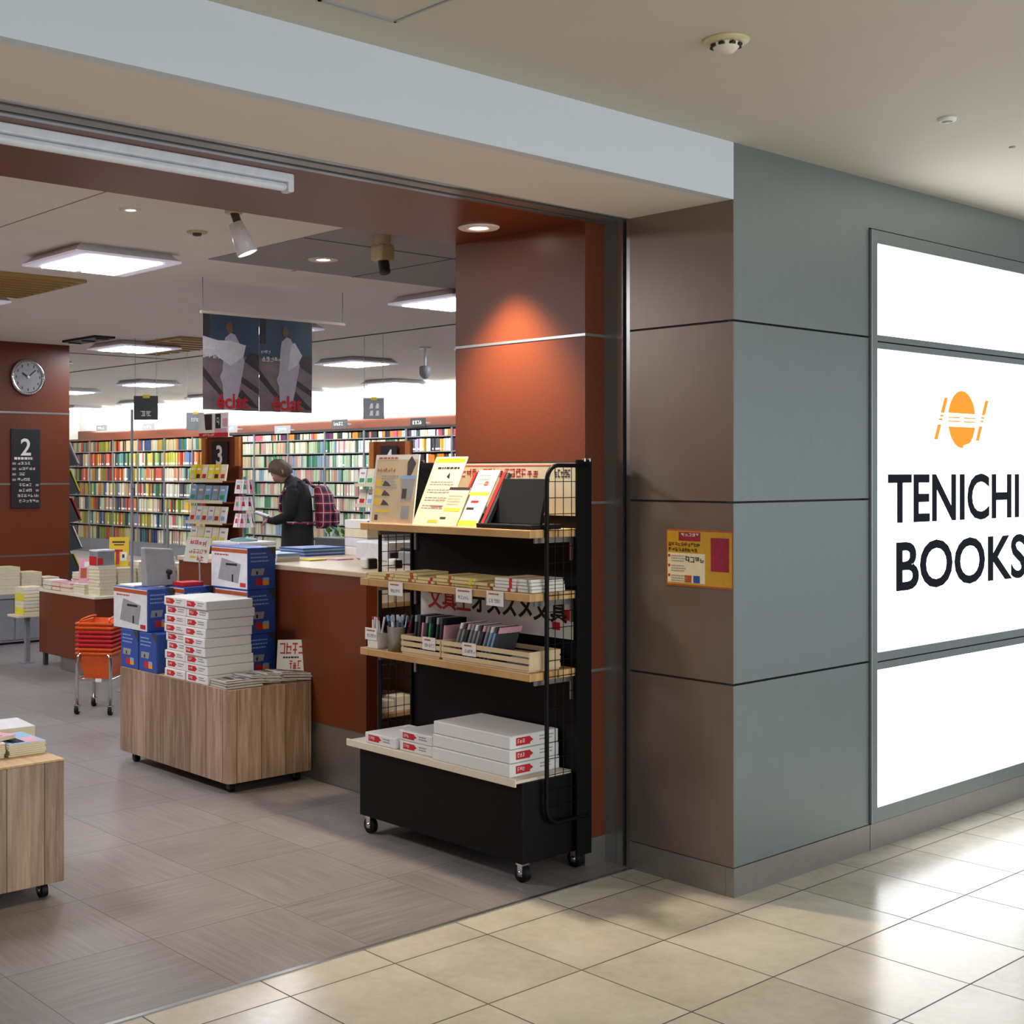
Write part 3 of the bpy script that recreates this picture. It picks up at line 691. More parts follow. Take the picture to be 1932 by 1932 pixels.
# --- third shelf
Z3 = .7655
t = thing('pen_box', 'small white card box holding white pens left of the steel pot', 'box', (-.40, 1.47, Z3))
part('box', MB().box(-.43, -.37, 1.435, 1.50, Z3, Z3+.06, m_white, .002), t)
price_card(1.472, Z3+.035, -.434, 'white price card clipped to the pen box left of the steel pot', .075, .05)
for k in range(6):
    x, y = -.415+.014*(k % 3), 1.45+.02*(k//3)+.004*k; dx, dy = r.uniform(-.01, .01), r.uniform(-.012, .012)
    t = thing('pen', f'white pen with red cap, {ORD[k]} from the left in the white box', 'pen', (x, y, Z3+.0605), 'white pens in the white box')
    part('barrel', MB().cyl((x, y, Z3+.0605), (x+dx, y+dy, Z3+.115), .0045, m_white, 8), t)
    part('cap', MB().cyl((x+dx, y+dy, Z3+.1152), (x+dx*1.3, y+dy*1.3, Z3+.128), .005, m_red if k % 2 else m_white, 8), t)
t = thing('pen_pot', 'round steel pot full of pens on the lowest pine shelf', 'pot', (-.395, 1.345, Z3))
part('pot', MB().lathe([(0, 0), (.042, 0), (.045, .098), (.047, .10), (.043, .10), (.04, .004), (0, .004)], (-.395, 1.345, Z3), m_steel, 28), t)
for k in range(12):
    a = k*2.399; rr_ = .012+.017*(k % 3)/2; x, y = -.395+rr_*math.cos(a), 1.345+rr_*math.sin(a); ox, oy = (x+.395)*.9, (y-1.345)*.9
    mm = (m_sky, m_charcoal, m_navy, m_greyp, m_white, m_red)[k % 6]; cn = ('pale blue', 'charcoal', 'navy', 'grey', 'white', 'red')[k % 6]
    t = thing('pen', f'{cn} pen standing in the {"back" if k > 5 else "front"} of the steel pot', 'pen', (x, y, Z3+.006), 'pens in the steel pot')
    part('barrel', MB().cyl((x, y, Z3+.006), (x+ox, y+oy, Z3+.122), .005, mm, 8), t); part('cap', MB().cyl((x+ox, y+oy, Z3+.1222), (x+ox*1.25, y+oy*1.25, Z3+.145), .0058, (m_white, m_sky, m_charcoal)[k % 3], 8), t)
def crate(y0, y1, label):
    t = thing('wooden_crate', label, 'crate', (-.34, (y0+y1)/2, Z3), 'slatted crates on the lowest pine shelf')
    x0, x1 = -.432, -.262
    part('bottom', MB().box(x0, x1, y0+.008, y1-.008, Z3, Z3+.006, m_crate), t)
    for y in (y0, y1-.008): part('end_panel', MB().box(x0+.004, x1-.004, y, y+.008, Z3+.0065, Z3+.075, m_crate, .001), t)
    for x in (x0, x1-.004):
        for k in range(3): part('slat', MB().box(x, x+.004, y0, y1, Z3+.007+k*.025, Z3+.025+k*.025, m_crate, .001), t)
    return t
crate(1.052, 1.285, 'slatted wooden crate of dark pen packs beside the steel pot'); crate(.575, 1.046, 'longer slatted wooden crate of grey packs at the shelf right end')
price_card(1.115, Z3+.03, -.4335, 'white price card on the crate of dark pen packs', .075, .05); price_card(.887, Z3+.03, -.4335, 'white price card on the longer crate of grey packs', .075, .05)
pk = [(m_charcoal, 'charcoal'), (m_blk, 'black'), (m_navy, 'navy'), (m_green, 'green'), (m_greyp, 'grey'), (m_pink, 'pink')]
for k in range(9):
    y = 1.255-k*.0215; mm, cn = pk[(k*5+1) % 6] if k % 3 else pk[k % 3]
    t = thing('pen_pack', f'{cn} pen pack, {ORD[k]} from the left in the shorter crate', 'pen pack', (-.34, y, Z3+.0065), 'pen packs in the shorter crate')
    part('card', MB().hexa([(-.40, y-.012, Z3+.0065), (-.29, y-.012, Z3+.0065), (-.29, y-.004, Z3+.0065), (-.40, y-.004, Z3+.0065), (-.40, y-.03, Z3+.15), (-.29, y-.03, Z3+.15), (-.29, y-.022, Z3+.15), (-.40, y-.022, Z3+.15)], mm, .001), t)
    part('header', MB().hexa([(-.401, y-.0305, Z3+.13), (-.289, y-.0305, Z3+.13), (-.289, y-.0195, Z3+.13), (-.401, y-.0195, Z3+.13), (-.401, y-.0335, Z3+.156), (-.289, y-.0335, Z3+.156), (-.289, y-.022, Z3+.156), (-.401, y-.022, Z3+.156)], pk[(k*2+4) % 6][0]), t)
for k in range(11):
    y = 1.02-k*.021; mm, cn = (m_greyp, 'grey') if k < 8 else (m_sky, 'pale blue')
    if k % 4 == 2: mm, cn = m_charcoal, 'charcoal'
    t = thing('pen_pack', f'{cn} slanting pack, {ORD[k]} from the left in the longer crate', 'pen pack', (-.34, y, Z3+.0065), 'slanting packs in the longer crate')
    part('card', MB().hexa([(-.40, y-.008, Z3+.0065), (-.29, y-.008, Z3+.0065), (-.29, y, Z3+.0065), (-.40, y, Z3+.0065), (-.40, y-.06, Z3+.145), (-.29, y-.06, Z3+.145), (-.29, y-.052, Z3+.145), (-.40, y-.052, Z3+.145)], mm, .001), t)
    part('header', MB().hexa([(-.401, y-.0575, Z3+.125), (-.289, y-.0575, Z3+.125), (-.289, y-.0455, Z3+.125), (-.401, y-.0455, Z3+.125), (-.401, y-.066, Z3+.148), (-.289, y-.066, Z3+.148), (-.289, y-.054, Z3+.148), (-.401, y-.054, Z3+.148)], (m_white, m_charcoal, m_pink, m_greyp)[k % 4]), t)
for k in range(4):
    z = Z3+.0065+k*.009; c2 = (m_sepia, m_sky, m_rust, m_greyp)[k]; cn = ('tan', 'pale blue', 'rust', 'grey')[k]
    single('sticker_pack', MB().box(-.41+.01*k, -.29, .60+.012*k, .72, z, z+.0085, c2, .001), f'flat {cn} sticker pack lying at the right end of the longer crate', 'sticker pack', (-.35, .66, z), 'flat packs in the longer crate')
# --- paper reams
def ream(name, label, x0, x1, y0, y1, z, h, group, face='X'):
    t = thing(name, label, 'paper ream', ((x0+x1)/2, (y0+y1)/2, z), group)
    part('wrapper', MB().box(x0, x1, y0, y1, z, z+h-.0008, m_ream, .004), t)
    if face == 'X': o, fr, w = (x0, y1, z), FX, y1-y0
    else: o, fr, w = (x0, y0, z), FY, x1-x0
    k = .297 if w > .25 else .20
    b = MB(); lw = min(.075, w*.34); b.slab(o, fr, w*.12, w*.12+lw, h*.22, h*.80, .0008, m_red); b.prism([(w*.12+lw, h*.35), (w*.12+lw+h*.35, h*.5), (w*.12+lw, h*.75)], o, fr, .0008, m_red)
    b.glyphs(o, fr, w*.15, h*.38, h*.22, h*.3, 3, m_white, random.Random(int(z*1e4)), off=.0008, t=.0005)
    part('red_logo', b, t)
    b = MB(); b.lines(o, fr, w*.6, w*.9, h*.62, 2, h*.24, h*.1, m_grey, random.Random(int(z*1e3)), t=.0005); part('small_print', b, t)
    return t
for j in range(3): ream('paper_ream', f'large white paper ream, {("bottom", "middle", "top")[j]} of the wide stack on the black rack base', -.475+.004*j, -.205, .632+.003*j, 1.052, .3785+.0505*j, .0500, 'reams on the black rack base', 'Y')
for j in range(2): ream('paper_ream', f'small white paper ream, {("lower", "upper")[j]} of the pair at the centre of the rack base', -.455, -.21, 1.072, 1.268+.003*j, .3785+.0415*j, .0410, 'reams on the black rack base')
ream('paper_ream', 'small white paper ream lying alone at the left end of the rack base', -.465, -.22, 1.28, 1.474, .3785, .0440, 'reams on the black rack base')

# ------------------------------------------------------------------ walnut cart in the middle
CT = thing('wooden_cart', 'low walnut box cart on casters heaped with reams and printer cartons', 'cart', (-.307, 2.87, 0))
b = MB(); b.box(-.55, -.068, 2.365, 3.375, .05, .484, m_plank)
ed = [e_ for e_ in b.bm.edges if all(abs(v.co.x+.55) < 1e-4 and abs(v.co.y-2.365) < 1e-4 for v in e_.verts)]
bmesh.ops.bevel(b.bm, geom=ed, offset=.03, segments=6, affect='EDGES', profile=.5)
part('box_body', b, CT)
part('top_edge', MB().box(-.545, -.072, 2.40, 3.37, .4842, .4855, m_oakply), CT)
for x, y in ((-.50, 2.42), (-.51, 3.28), (-.12, 2.42), (-.12, 3.28)): caster(CT, x, y, .023, .0495, m_charcoal)
ZT = .486; r = random.Random(33)
for c_, (ya, yb) in enumerate(((2.75, 2.945), (2.552, 2.748))):
    for j in range(9):
        dx = r.uniform(-.008, .010)+(.02 if j in (3, 4) else 0)*(-1 if c_ else .3); dy = r.uniform(-.006, .006)*.5
        ream('paper_ream', f'white ream, {ORD[8-j]} from the top of the {("left", "right")[c_]} column on the walnut cart', -.545+dx, -.275+dx, ya+dy+.002, yb+dy-.002, ZT+j*.0445, .0442, f'reams in the {("left", "right")[c_]} column on the walnut cart')
# printer cartons
def carton(label, x0, x1, y0, y1, z0, z1, bigface, group='printer cartons on the walnut cart'):
    t = thing('printer_carton', label, 'carton', ((x0+x1)/2, (y0+y1)/2, z0), group)
    b = MB(); b.box(x0, x1, y0, y1, z0, z1-.001, m_blue, .003); part('carton', b, t)
    w, h = x1-x0, z1-z0; rr = random.Random(int(x0*1e3+z0*1e4)); o = (x0, y0, z0)
    wy = y1-y0; oX = (x0, y1, z0)
    def small(o, fr, w):
        b = MB(); b.prism([(w*.7, h), (w, h), (w, h*.72)], o, fr, .0008, m_charcoal); b.lines(o, fr, w*.1, w*.75, h*.84, 3, h*.09, h*.03, m_sky, rr); b.prism([(w*.12, h*.34), (w*.55, h*.34), (w*.6, h*.5), (w*.15, h*.5)], o, fr, .0008, m_greyp)
        b.slab(o, fr, w*.3, w*.36, h*.36, h*.44, .0006, m_blk, off=.0008); b.slab(o, fr, w*.3, w*.52, h*.1, h*.26, .0006, m_red); b.slab(o, fr, w*.54, w*.76, h*.1, h*.26, .0006, m_orange); b.slab(o, fr, w*.55, w*.75, h*.2, h*.28, .0004, m_sky, off=.0007)
        return b
    if bigface:
        b = MB(); b.slab(oX, FX, .004, wy-.004, .004, h-.006, .0008, m_lampw); b.slab(oX, FX, .004, wy-.004, h*.86, h*.95, .0004, m_rust, off=.0008)
        b.prism([(wy*.2, h*.2), (wy*.75, h*.14), (wy*.82, h*.6), (wy*.3, h*.72)], oX, FX, .0006, m_greyp, .0009); b.slab(oX, FX, wy*.42, wy*.72, h*.55, h*.6, .0005, m_blk, off=.0016); b.slab(oX, FX, wy*.58, wy*.62, h*.16, h*.34, .0005, m_blk, off=.0016)
        b.lines(oX, FX, wy*.1, wy*.6, h*.78, 1, .01, h*.035, m_rust, rr, off=.001); b.slab(oX, FX, wy*.8, wy*.95, h*.06, h*.16, .0005, m_red, off=.001)
        part('picture_panel', b, t, 'white panel with a printer picture')
        part('blue_panel', small(o, FY, w), t)
    else:
        part('blue_panel', small(oX, FX, wy), t)
    return t
for j in range(3): carton(f'blue printer carton, {("bottom", "middle", "top")[j]} of the tall stack against the brown counter', -.238, -.068, 2.66, 2.955 if j < 2 else 2.99, (ZT, .6925, .9135)[j], (.692, .913, 1.124)[j], True)
for j in range(2): carton(f'narrow blue printer carton standing {("at the left corner", "second from the left")[j]} of the walnut cart', -.543, -.25, (3.205, 3.02)[j], (3.385, 3.20)[j]-.005, ZT, .685, False)
carton('white-faced printer carton lying across the two narrow blue cartons', -.543, -.39, 3.11, 3.46, .6855, .905, True)
carton('blue printer carton behind the white-faced carton under the grey panel', -.38, -.205, 3.02, 3.37, .6855, .912, True)
t = thing('grey_appliance', 'upright grey plastic panel with a dark knob standing on the cartons', 'appliance', (-.42, 3.25, .906))
part('body', MB().hexa([(-.515, 3.16, .913), (-.335, 3.16, .913), (-.335, 3.22, .913), (-.515, 3.22, .913), (-.512, 3.20, 1.112), (-.338, 3.20, 1.10), (-.338, 3.235, 1.10), (-.512, 3.235, 1.112)], m_greyp, .006), t)
part('knob', MB().cyl((-.385, 3.169, .985), (-.385, 3.150, .982), .014, m_blk, 14), t); part('stem', MB().box(-.39, -.38, 3.158, 3.17, .945, .978, m_blk), t)
single('paper_sheets', MB().box(-.54, -.40, 3.255, 3.40, .9055, .915, m_white, .002), 'thin white paper pile on top of the left printer carton', 'paper', (-.47, 3.3, .9055))
single('red_folder', MB().box(-.37, -.245, 3.05, 3.15, .9125, .934, m_red, .002), 'flat red folder lying on the carton beside the grey panel', 'folder', (-.31, 3.1, .9125))
# handwritten sign on the tall stack
t = thing('handwritten_sign', 'tilted white handwritten sign with red lettering beside the tall carton stack', 'sign', (-.30, 2.99, .935))
u = Vector((.90, -.42, -.10)).normalized(); v = Vector((.26, .10, .95)).normalized(); n = u.cross(v).normalized(); o = Vector((-.375, 3.04, 1.045))
part('card', MB().slab(o, (u, v, n), 0, .125, 0, .13, .002, m_white), t)
b = MB(); rr = random.Random(9); b.glyphs(o, (u, v, n), .02, .085, .018, .03, 4, m_red, rr, off=.0022); b.glyphs(o, (u, v, n), .02, .045, .016, .022, 5, m_rust, rr, off=.0022); b.slab(o, (u, v, n), .03, .06, .02, .03, .0006, m_yellow, off=.002); b.glyphs(o, (u, v, n), .065, .01, .016, .026, 2, m_red, rr, off=.0022); part('lettering', b, t)
part('post', MB().cyl((-.30, 3.0, .935), (-.30, 3.005, 1.05), .004, m_greyp, 8), t)
# newspapers: folded, stepped across the front of the cart
npos = [(-.435, 2.47, 0, 'left'), (-.32, 2.47, .05, 'second'), (-.22, 2.47, .02, 'third'), (-.135, 2.46, -.03, 'right')]
m_news = M('newsprint_grey', (186, 183, 178), .7, var=.12, scale=70); m_newsd = M('newsprint_ink', (62, 60, 60), .7)
for k, (x, y, rz, nm) in enumerate(npos):
    for j in range(3):
        z = ZT+j*.0125; w = .10 if k == 0 else .085; l = .012*k
        t = thing('newspaper', f'folded grey newspaper, {("bottom", "second", "third")[j]} up in the {nm} overlapping pile, walnut cart', 'newspaper', (x+r.uniform(-.006, .006), y+r.uniform(-.006, .006), z), 'newspapers on the walnut cart', rz+r.uniform(-.05, .05))
        ra = .006*(k > 0)
        b = MB(); b.hexa([(-w, -.078, ra+.010*(k > 0)), (w, -.082, .0), (w, .07, .0), (-w, .07, ra+.010*(k > 0)), (-w, -.078, .0105+ra+.010*(k > 0)), (w, -.082, .0105), (w, .07, .0105), (-w, .07, .0105+ra+.010*(k > 0))], m_news, .003)
        part('folded_sheets', b, t, local=True)
        b = MB(); u = Vector((2*w, 0, -ra-.010*(k > 0))).normalized(); v = Vector((0, 1, 0)); n = u.cross(v); o = (-w, -.076, .0107+ra+.010*(k > 0)); rr = random.Random(k*7+j)
        b.slab(o, (u, v, n), .0, w*2, -.002, .010, .0006, m_newsd, off=.0003)
        for q in range(4): b.lines(o, (u, v, n), .008+.042*q, .046+.042*q, .125, 7, .013, .006, m_newsd if q == 1 else m_grey, rr, off=.0004)
        b.slab(o, (u, v, n), w*1.1, w*1.9, .03, .085, .0006, m_newsd, off=.001)
        part('newsprint', b, t, local=True)
t = thing('price_sign', 'small white price sign with red lettering standing at the right corner of the walnut cart', 'sign', (-.085, 2.46, ZT))
u = Vector((.82, -.57, 0)).normalized(); v = Vector((.10, .05, .99)).normalized(); n = u.cross(v).normalized(); o = Vector((-.165, 2.52, .52))
part('card', MB().slab(o, (u, v, n), 0, .145, 0, .155, .002, m_white), t)
b = MB(); rr = random.Random(31); b.glyphs(o, (u, v, n), .012, .085, .026, .055, 4, m_red, rr, off=.0022); b.lines(o, (u, v, n), .03, .13, .065, 1, .01, .008, m_blk, rr, off=.0022); b.glyphs(o, (u, v, n), .06, .012, .018, .042, 3, m_red, rr, off=.0022); part('lettering', b, t)
part('stand', MB().cyl((-.095, 2.485, ZT), (-.092, 2.478, .525), .004, m_blk, 8).cyl((-.095, 2.485, ZT), (-.095, 2.485, ZT+.004), .022, m_blk, 16), t)

# ------------------------------------------------------------------ left foreground cart with magazines
CL = thing('wooden_cart', 'walnut cart cut by the left edge carrying flat magazine stacks', 'cart', (-2.4, 1.9, 0))
part('box_body', MB().box(-2.9, -1.807, 1.522, 2.25, .055, .480, m_plank, .002), CL)
part('top_board', MB().box(-2.902, -1.805, 1.520, 2.252, .4802, .488, m_oakply, .002), CL)
for x, y in ((-1.87, 1.565), (-2.84, 1.565), (-1.87, 2.2)): caster(CL, x, y, .027, .0545)
mags = [(-1.955, -1.815, 1.652, 6), (-2.12, -1.965, 1.66, 7)]
cvm = [m_blk, m_sky, m_pink, m_cream2, m_sepia, m_white, m_rust]
for s_, (x0, x1, y0, n) in enumerate(mags):
    for j in range(n):
        z = .4885+j*.0075; dx = r.uniform(-.004, .004); mm = cvm[(j*3+s_) % 7] if j > n-3 else m_cream2
        top = j == n-1
        lab = f'{"glossy top" if top else "pale-edged"} magazine, {ORD[n-1-j]} from the top of the {("right", "left")[s_]} stack on the left cart'
        t = thing('magazine', lab, 'magazine', ((x0+x1)/2, y0+.1, z), 'magazines on the left cart')
        part('pages', MB().box(x0+dx, x1+dx, y0, y0+.2, z, z+.0066, m_cream2, .001), t)
        cv = MB(); cv.box(x0+dx-.001, x1+dx+.001, y0-.001, y0+.201, z+.0067, z+.0073, mm)
        if top:
            cv.box(x0+.02, x1-.07, y0+.02, y0+.15, z+.0074, z+.0078, m_navy if s_ == 0 else m_rust); cv.box(x1-.065, x1-.012, y0+.01, y0+.09, z+.0074, z+.0078, m_pink)
        part('cover', cv, t)
t = thing('magazine', 'orange and pink magazine lying at an angle on the left magazine stack', 'magazine', (-2.02, 1.78, .5415), 'magazines on the left cart', .35)
part('pages', MB().box(-.09, .09, -.1, .1, 0, .012, m_cream2, .001), t, local=True); part('cover', MB().box(-.091, .091, -.101, .101, .0122, .013, m_pink).box(-.08, .05, -.08, .06, .0131, .0135, m_rust), t, local=True)
t = thing('magazine', 'pale grey magazine lying flat behind the navy-topped stack on the left cart', 'magazine', (-1.83, 1.98, .4885), 'magazines on the left cart', -.1)
part('pages', MB().box(-.09, .09, -.1, .1, 0, .055, m_cream2, .001), t, local=True); part('cover', MB().box(-.091, .091, -.101, .101, .0552, .056, m_lampw), t, local=True)

# ------------------------------------------------------------------ brown counter and what stands on it
CN = thing('checkout_counter', 'brown laminate checkout counter with a pale top behind the walnut cart', 'counter', (.4, 2.8, 0))
b = MB(); b.box(-.055, .012, 1.96, 3.6, .285, 1.008, m_brown).box(.012, 1.0, 2.34, 3.6, .285, 1.008, m_brown).box(.43, 1.0, 1.96, 2.34, .285, 1.008, m_brown)
part('front_panel', b, CN)
m_ctop = M('pale_counter_top', (196, 176, 148), .35, var=.06, scale=14)
part('counter_top', MB().box(-.062, 1.01, 1.952, 3.61, 1.009, 1.034, m_ctop, .004), CN)
part('kick_plate', MB().box(-.048, .008, 1.97, 3.58, .002, .2845, m_base).box(.43, .98, 1.97, 3.58, .002, .2845, m_base), CN)
t = thing('open_shelf_unit', 'tan open shelf unit set in the counter end behind the black rack', 'shelf unit', (.22, 2.15, 0))
m_tanw = M('tan_board', (168, 140, 100), .5, var=.1, scale=12)
part('side_panel', MB().box(.016, .034, 1.97, 2.335, .003, 1.005, m_tanw), t); part('side_panel', MB().box(.408, .426, 1.97, 2.335, .003, 1.005, m_tanw), t); part('back_panel', MB().box(.034, .408, 2.32, 2.335, .003, 1.005, m_tanw), t)
for z in (.06, .34, .62, .86): part('shelf', MB().box(.0345, .4075, 1.975, 2.3195, z, z+.018, m_tanw), t)
for k, (z, n) in enumerate(((.638, 3), (.358, 3), (.878, 2))):
    for j in range(n): single('paper_stack', MB().box(.05+j*.118, .15+j*.118, 2.0, 2.28, z+.0005, z+.045+.012*((j+k) % 3), m_white, .002), f'white paper stack, {("left", "middle", "right")[j]} on the {("middle", "lower", "top")[k]} shelf of the counter end', 'paper stack', (.1+j*.118, 2.14, z), 'papers in the counter end shelves')
ZK = 1.0345
for j in range(5): single('blue_magazine', MB().box(.42-.004*j, .72-.004*j, 3.06, 3.28, ZK+.009*j, ZK+.0085+.009*j, m_blue if j % 2 == 0 else m_sky, .001), f'blue covered magazine, {ORD[4-j]} from the top of the pile on the counter', 'magazine', (.57, 3.17, ZK+.009*j), 'blue magazines on the counter')
for j in range(3): single('white_box', MB().box(.04+.002*j, .19, 2.80, 2.98, ZK+.014*j, ZK+.0135+.014*j, (m_lampw, m_white, m_sky)[j], .001), f'flat white carton, {("bottom", "middle", "top")[j]} of the small pile at the counter left end', 'box', (.12, 2.9, ZK+.014*j), 'flat cartons on the counter')
single('yellow_slip', MB().box(.22, .33, 2.75, 2.84, ZK, ZK+.006, m_lemon), 'yellow paper slip near the front edge of the counter', 'paper', (.27, 2.8, ZK))
single('pink_slip', MB().box(.36, .47, 2.70, 2.79, ZK, ZK+.006, m_pink), 'pale pink paper slip right of the yellow slip on the counter', 'paper', (.41, 2.75, ZK))
t = thing('planter_box', 'dark planter box with small leafy plant at the back of the counter', 'planter', (1.0, 3.35, ZK))
part('box', MB().box(.86, 1.0, 3.26, 3.55, ZK, ZK+.075, m_charcoal, .004), t)
b = MB(); rr = random.Random(2); m_leaf = M('leaf_green', (92, 128, 70), .5, var=.2)
for k in range(36):
    a = rr.uniform(0, 2*PI); x, y = .93+rr.uniform(-.05, .05), 3.38+rr.uniform(-.1, .1); z = ZK+.076+rr.uniform(.0, .03); l = rr.uniform(.03, .06)
    d = Vector((math.cos(a), math.sin(a), .8))*l; p = Vector((x, y, z)); q = Vector((-d.y, d.x, 0)).normalized()*l*.28
    f = [b.bm.verts.new(w_) for w_ in (p, p+d*.5+q, p+d, p+d*.5-q)]; b._paint([b.bm.faces.new(f)], m_leaf)
part('foliage', b, t)
for k, (x, y, s, nm) in enumerate(((.115, 2.13, 1., 'left'), (.245, 2.09, .8, 'right'))):
    t = thing('card_reader', f'{("dark rounded", "small black")[k]} card reader with white shell, {nm} on the counter end', 'card reader', (x, y, ZK), 'card readers on the counter')
    part('shell', MB().box(x-.032*s, x+.032*s, y-.01, y+.05, ZK, ZK+.055*s, m_white, .012), t); part('keypad', MB().hexa([(x-.026*s, y-.022, ZK+.001), (x+.026*s, y-.022, ZK+.001), (x+.026*s, y-.0105, ZK+.001), (x-.026*s, y-.0105, ZK+.001), (x-.026*s, y-.018, ZK+.047*s), (x+.026*s, y-.018, ZK+.047*s), (x+.026*s, y-.0105, ZK+.05*s), (x-.026*s, y-.0105, ZK+.05*s)], m_blk, .003), t)
t = thing('cash_register', 'white cash register behind the left wire side of the black rack', 'register', (.62, 2.55, ZK))
part('body', MB().box(.50, .80, 2.45, 2.72, ZK, ZK+.10, m_lampw, .01), t); part('screen', MB().hexa([(.52, 2.50, ZK+.105), (.74, 2.50, ZK+.105), (.74, 2.53, ZK+.105), (.52, 2.53, ZK+.105), (.52, 2.56, ZK+.22), (.74, 2.56, ZK+.22), (.74, 2.59, ZK+.22), (.52, 2.59, ZK+.22)], m_greyp, .004), t); part('drawer', MB().box(.51, .79, 2.44, 2.4495, ZK+.01, ZK+.045, m_blk), t)
t = thing('receipt_printer', 'grey receipt printer with dark top beside the white cash register', 'printer', (.62, 2.2, ZK))
part('body', MB().box(.40, .50, 2.14, 2.26, ZK, ZK+.07, m_greyp, .008), t); part('lid', MB().box(.405, .495, 2.15, 2.25, ZK+.0705, ZK+.09, m_blk, .006), t)
for k in range(4): single('paper_stack', MB().box(.70, .92, 2.86, 3.06, ZK+k*.05, ZK+k*.05+.048, (m_white, m_lampw, m_cream2, m_white)[k], .002), f'white document box, {ORD[3-k]} from the top of the pile behind the register', 'paper stack', (.81, 2.96, ZK+k*.05), 'document boxes behind the register')

# ------------------------------------------------------------------ basket trolley
TR = thing('basket_trolley', 'chrome trolley frame on black casters under the orange baskets', 'trolley', (.06, 4.70, 0), None, math.radians(-49))
for sx in (-1, 1):
    for sy in (-1, 1):
        x, y = sx*.108, sy*.145
        part('leg', MB().tube([(x, y, .055), (x, y, .30), (x*.97, y, .345), (x*.82, y*.98, .38)], .011, m_chrome, 10), TR, local=True)
        b = MB(); b.cyl((x-.010, y, .027), (x+.010, y, .027), .027, m_rub, 16); c = part('caster', b, TR, local=True)
        obj('fork', MB().box(x-.017, x-.012, y-.014, y+.014, .02, .056, m_chrome).box(x+.012, x+.017, y-.014, y+.014, .02, .056, m_chrome).box(x-.017, x+.017, y-.014, y+.014, .053, .058, m_chrome).mesh('fork'), c)
for sy in (-1, 1): part('cross_bar', MB().cyl((-.108, sy*.145, .215), (.108, sy*.145, .215), .009, m_chrome), TR, local=True)
for sx in (-1, 1): part('side_bar', MB().cyl((sx*.108, -.145, .215), (sx*.108, .145, .215), .009, m_chrome), TR, local=True)
part('badge', MB().box(.015, .055, -.160, -.1545, .205, .225, m_white, .002), TR, local=True)
m_bo = M('orange_basket_plastic', (226, 92, 22), .35); m_br = M('red_basket_plastic', (204, 36, 52), .35)
def basket(z, m, label, handles, hh=.165):
    t = thing('shopping_basket', label, 'basket', (.06, 4.70, z), 'shopping baskets stacked on the trolley', math.radians(-49))
    b = MB(); a0, a1, b0, b1 = .075, .108, .100, .138
    def ring(sx, sy, zz): return [(-sx, -sy, zz), (sx, -sy, zz), (sx, sy, zz), (-sx, sy, zz)]
    o_, i_ = ring(a0, b0, 0)+ring(a1, b1, hh), ring(a0-.004, b0-.004, .004)+ring(a1-.004, b1-.004, hh)
    V1 = [b.bm.verts.new(p) for p in o_]; V2 = [b.bm.verts.new(p) for p in i_]; fs = []
    for q in range(4):
        w = (q+1) % 4; fs += [b.bm.faces.new([V1[q], V1[w], V1[4+w], V1[4+q]]), b.bm.faces.new([V2[w], V2[q], V2[4+q], V2[4+w]]), b.bm.faces.new([V1[4+q], V1[4+w], V2[4+w], V2[4+q]])]
    fs += [b.bm.faces.new(V1[3::-1]), b.bm.faces.new(V2[:4])]; b._paint(fs, m); part('tub', b, t, local=True)
    b = MB(); x, y = .1125, .1425
    b.box(-x-.008, x+.008, -y-.008, -y, hh-.012, hh, m, .002).box(-x-.008, x+.008, y, y+.008, hh-.012, hh, m, .002).box(-x-.008, -x, -y, y, hh-.012, hh, m, .002).box(x, x+.008, -y, y, hh-.012, hh, m, .002); part('rim', b, t, local=True)
    if handles:
        for sx in (-1, 1): part('handle', MB().tube([(sx*.10, -.13, hh+.002), (sx*.085, -.115, hh+.018), (sx*.08, .0, hh+.024), (sx*.085, .115, hh+.018), (sx*.10, .13, hh+.002)], .006, m, 8), t, local=True)
    return t
cc = ['orange', 'orange', 'red', 'red', 'red', 'red', 'orange', 'orange']
for k in range(8):
    z = .218+k*.0265
    basket(z, m_bo if cc[k] == 'orange' else m_br, f'{cc[k]} shopping basket, {ORD[7-k]} from the top of the nested stack', k == 7)

# ------------------------------------------------------------------ left middle: low table, cabinet, book stacks
t = thing('display_table', 'low brown display table with grey plinth covered in white book stacks', 'table', (1.1, 6.35, 0))
part('body', MB().box(.648, 1.65, 5.90, 6.80, .10, .572, m_brown, .002), t); part('table_top', MB().box(.642, 1.656, 5.894, 6.806, .5725, .592, m_cream, .003), t); part('plinth', MB().box(.655, 1.6, 5.94, 6.45, .002, .0995, m_base), t)
for y in (6.76,): part('leg', MB().box(.66, .69, y-.03, y, .002, .0995, m_charcoal), t)
t = thing('side_table', 'small white table on one grey leg left of the brown display table', 'table', (.63, 6.95, 0))
part('table_top', MB().box(.50, .72, 6.86, 7.06, .365, .382, m_cream, .003), t); part('leg', MB().box(.60, .635, 6.93, 6.965, .006, .3645, m_greyd), t); part('foot', MB().box(.57, .665, 6.90, 6.995, 0, .0055, m_greyd), t)
for j in range(8):
    mm, cn = ((m_lemon, 'yellow'), (m_cream2, 'cream'))[(j//2) % 2]
    z = .3825+j*.027; tt = thing('book', f'{cn} book, {ORD[7-j]} from top of the side table pile', 'book', (.63, 6.95, z), 'striped pile on the small table')
    part('cover', MB().box(.555, .715, 6.88, 7.04, z, z+.0265, mm, .002), tt); part('page_block', MB().box(.56, .712, 6.879, 6.8795, z+.004, z+.022, m_white), tt)
t = thing('storage_cabinet', 'grey steel cabinet in front of the brown column at the left edge', 'cabinet', (.75, 8.2, 0))
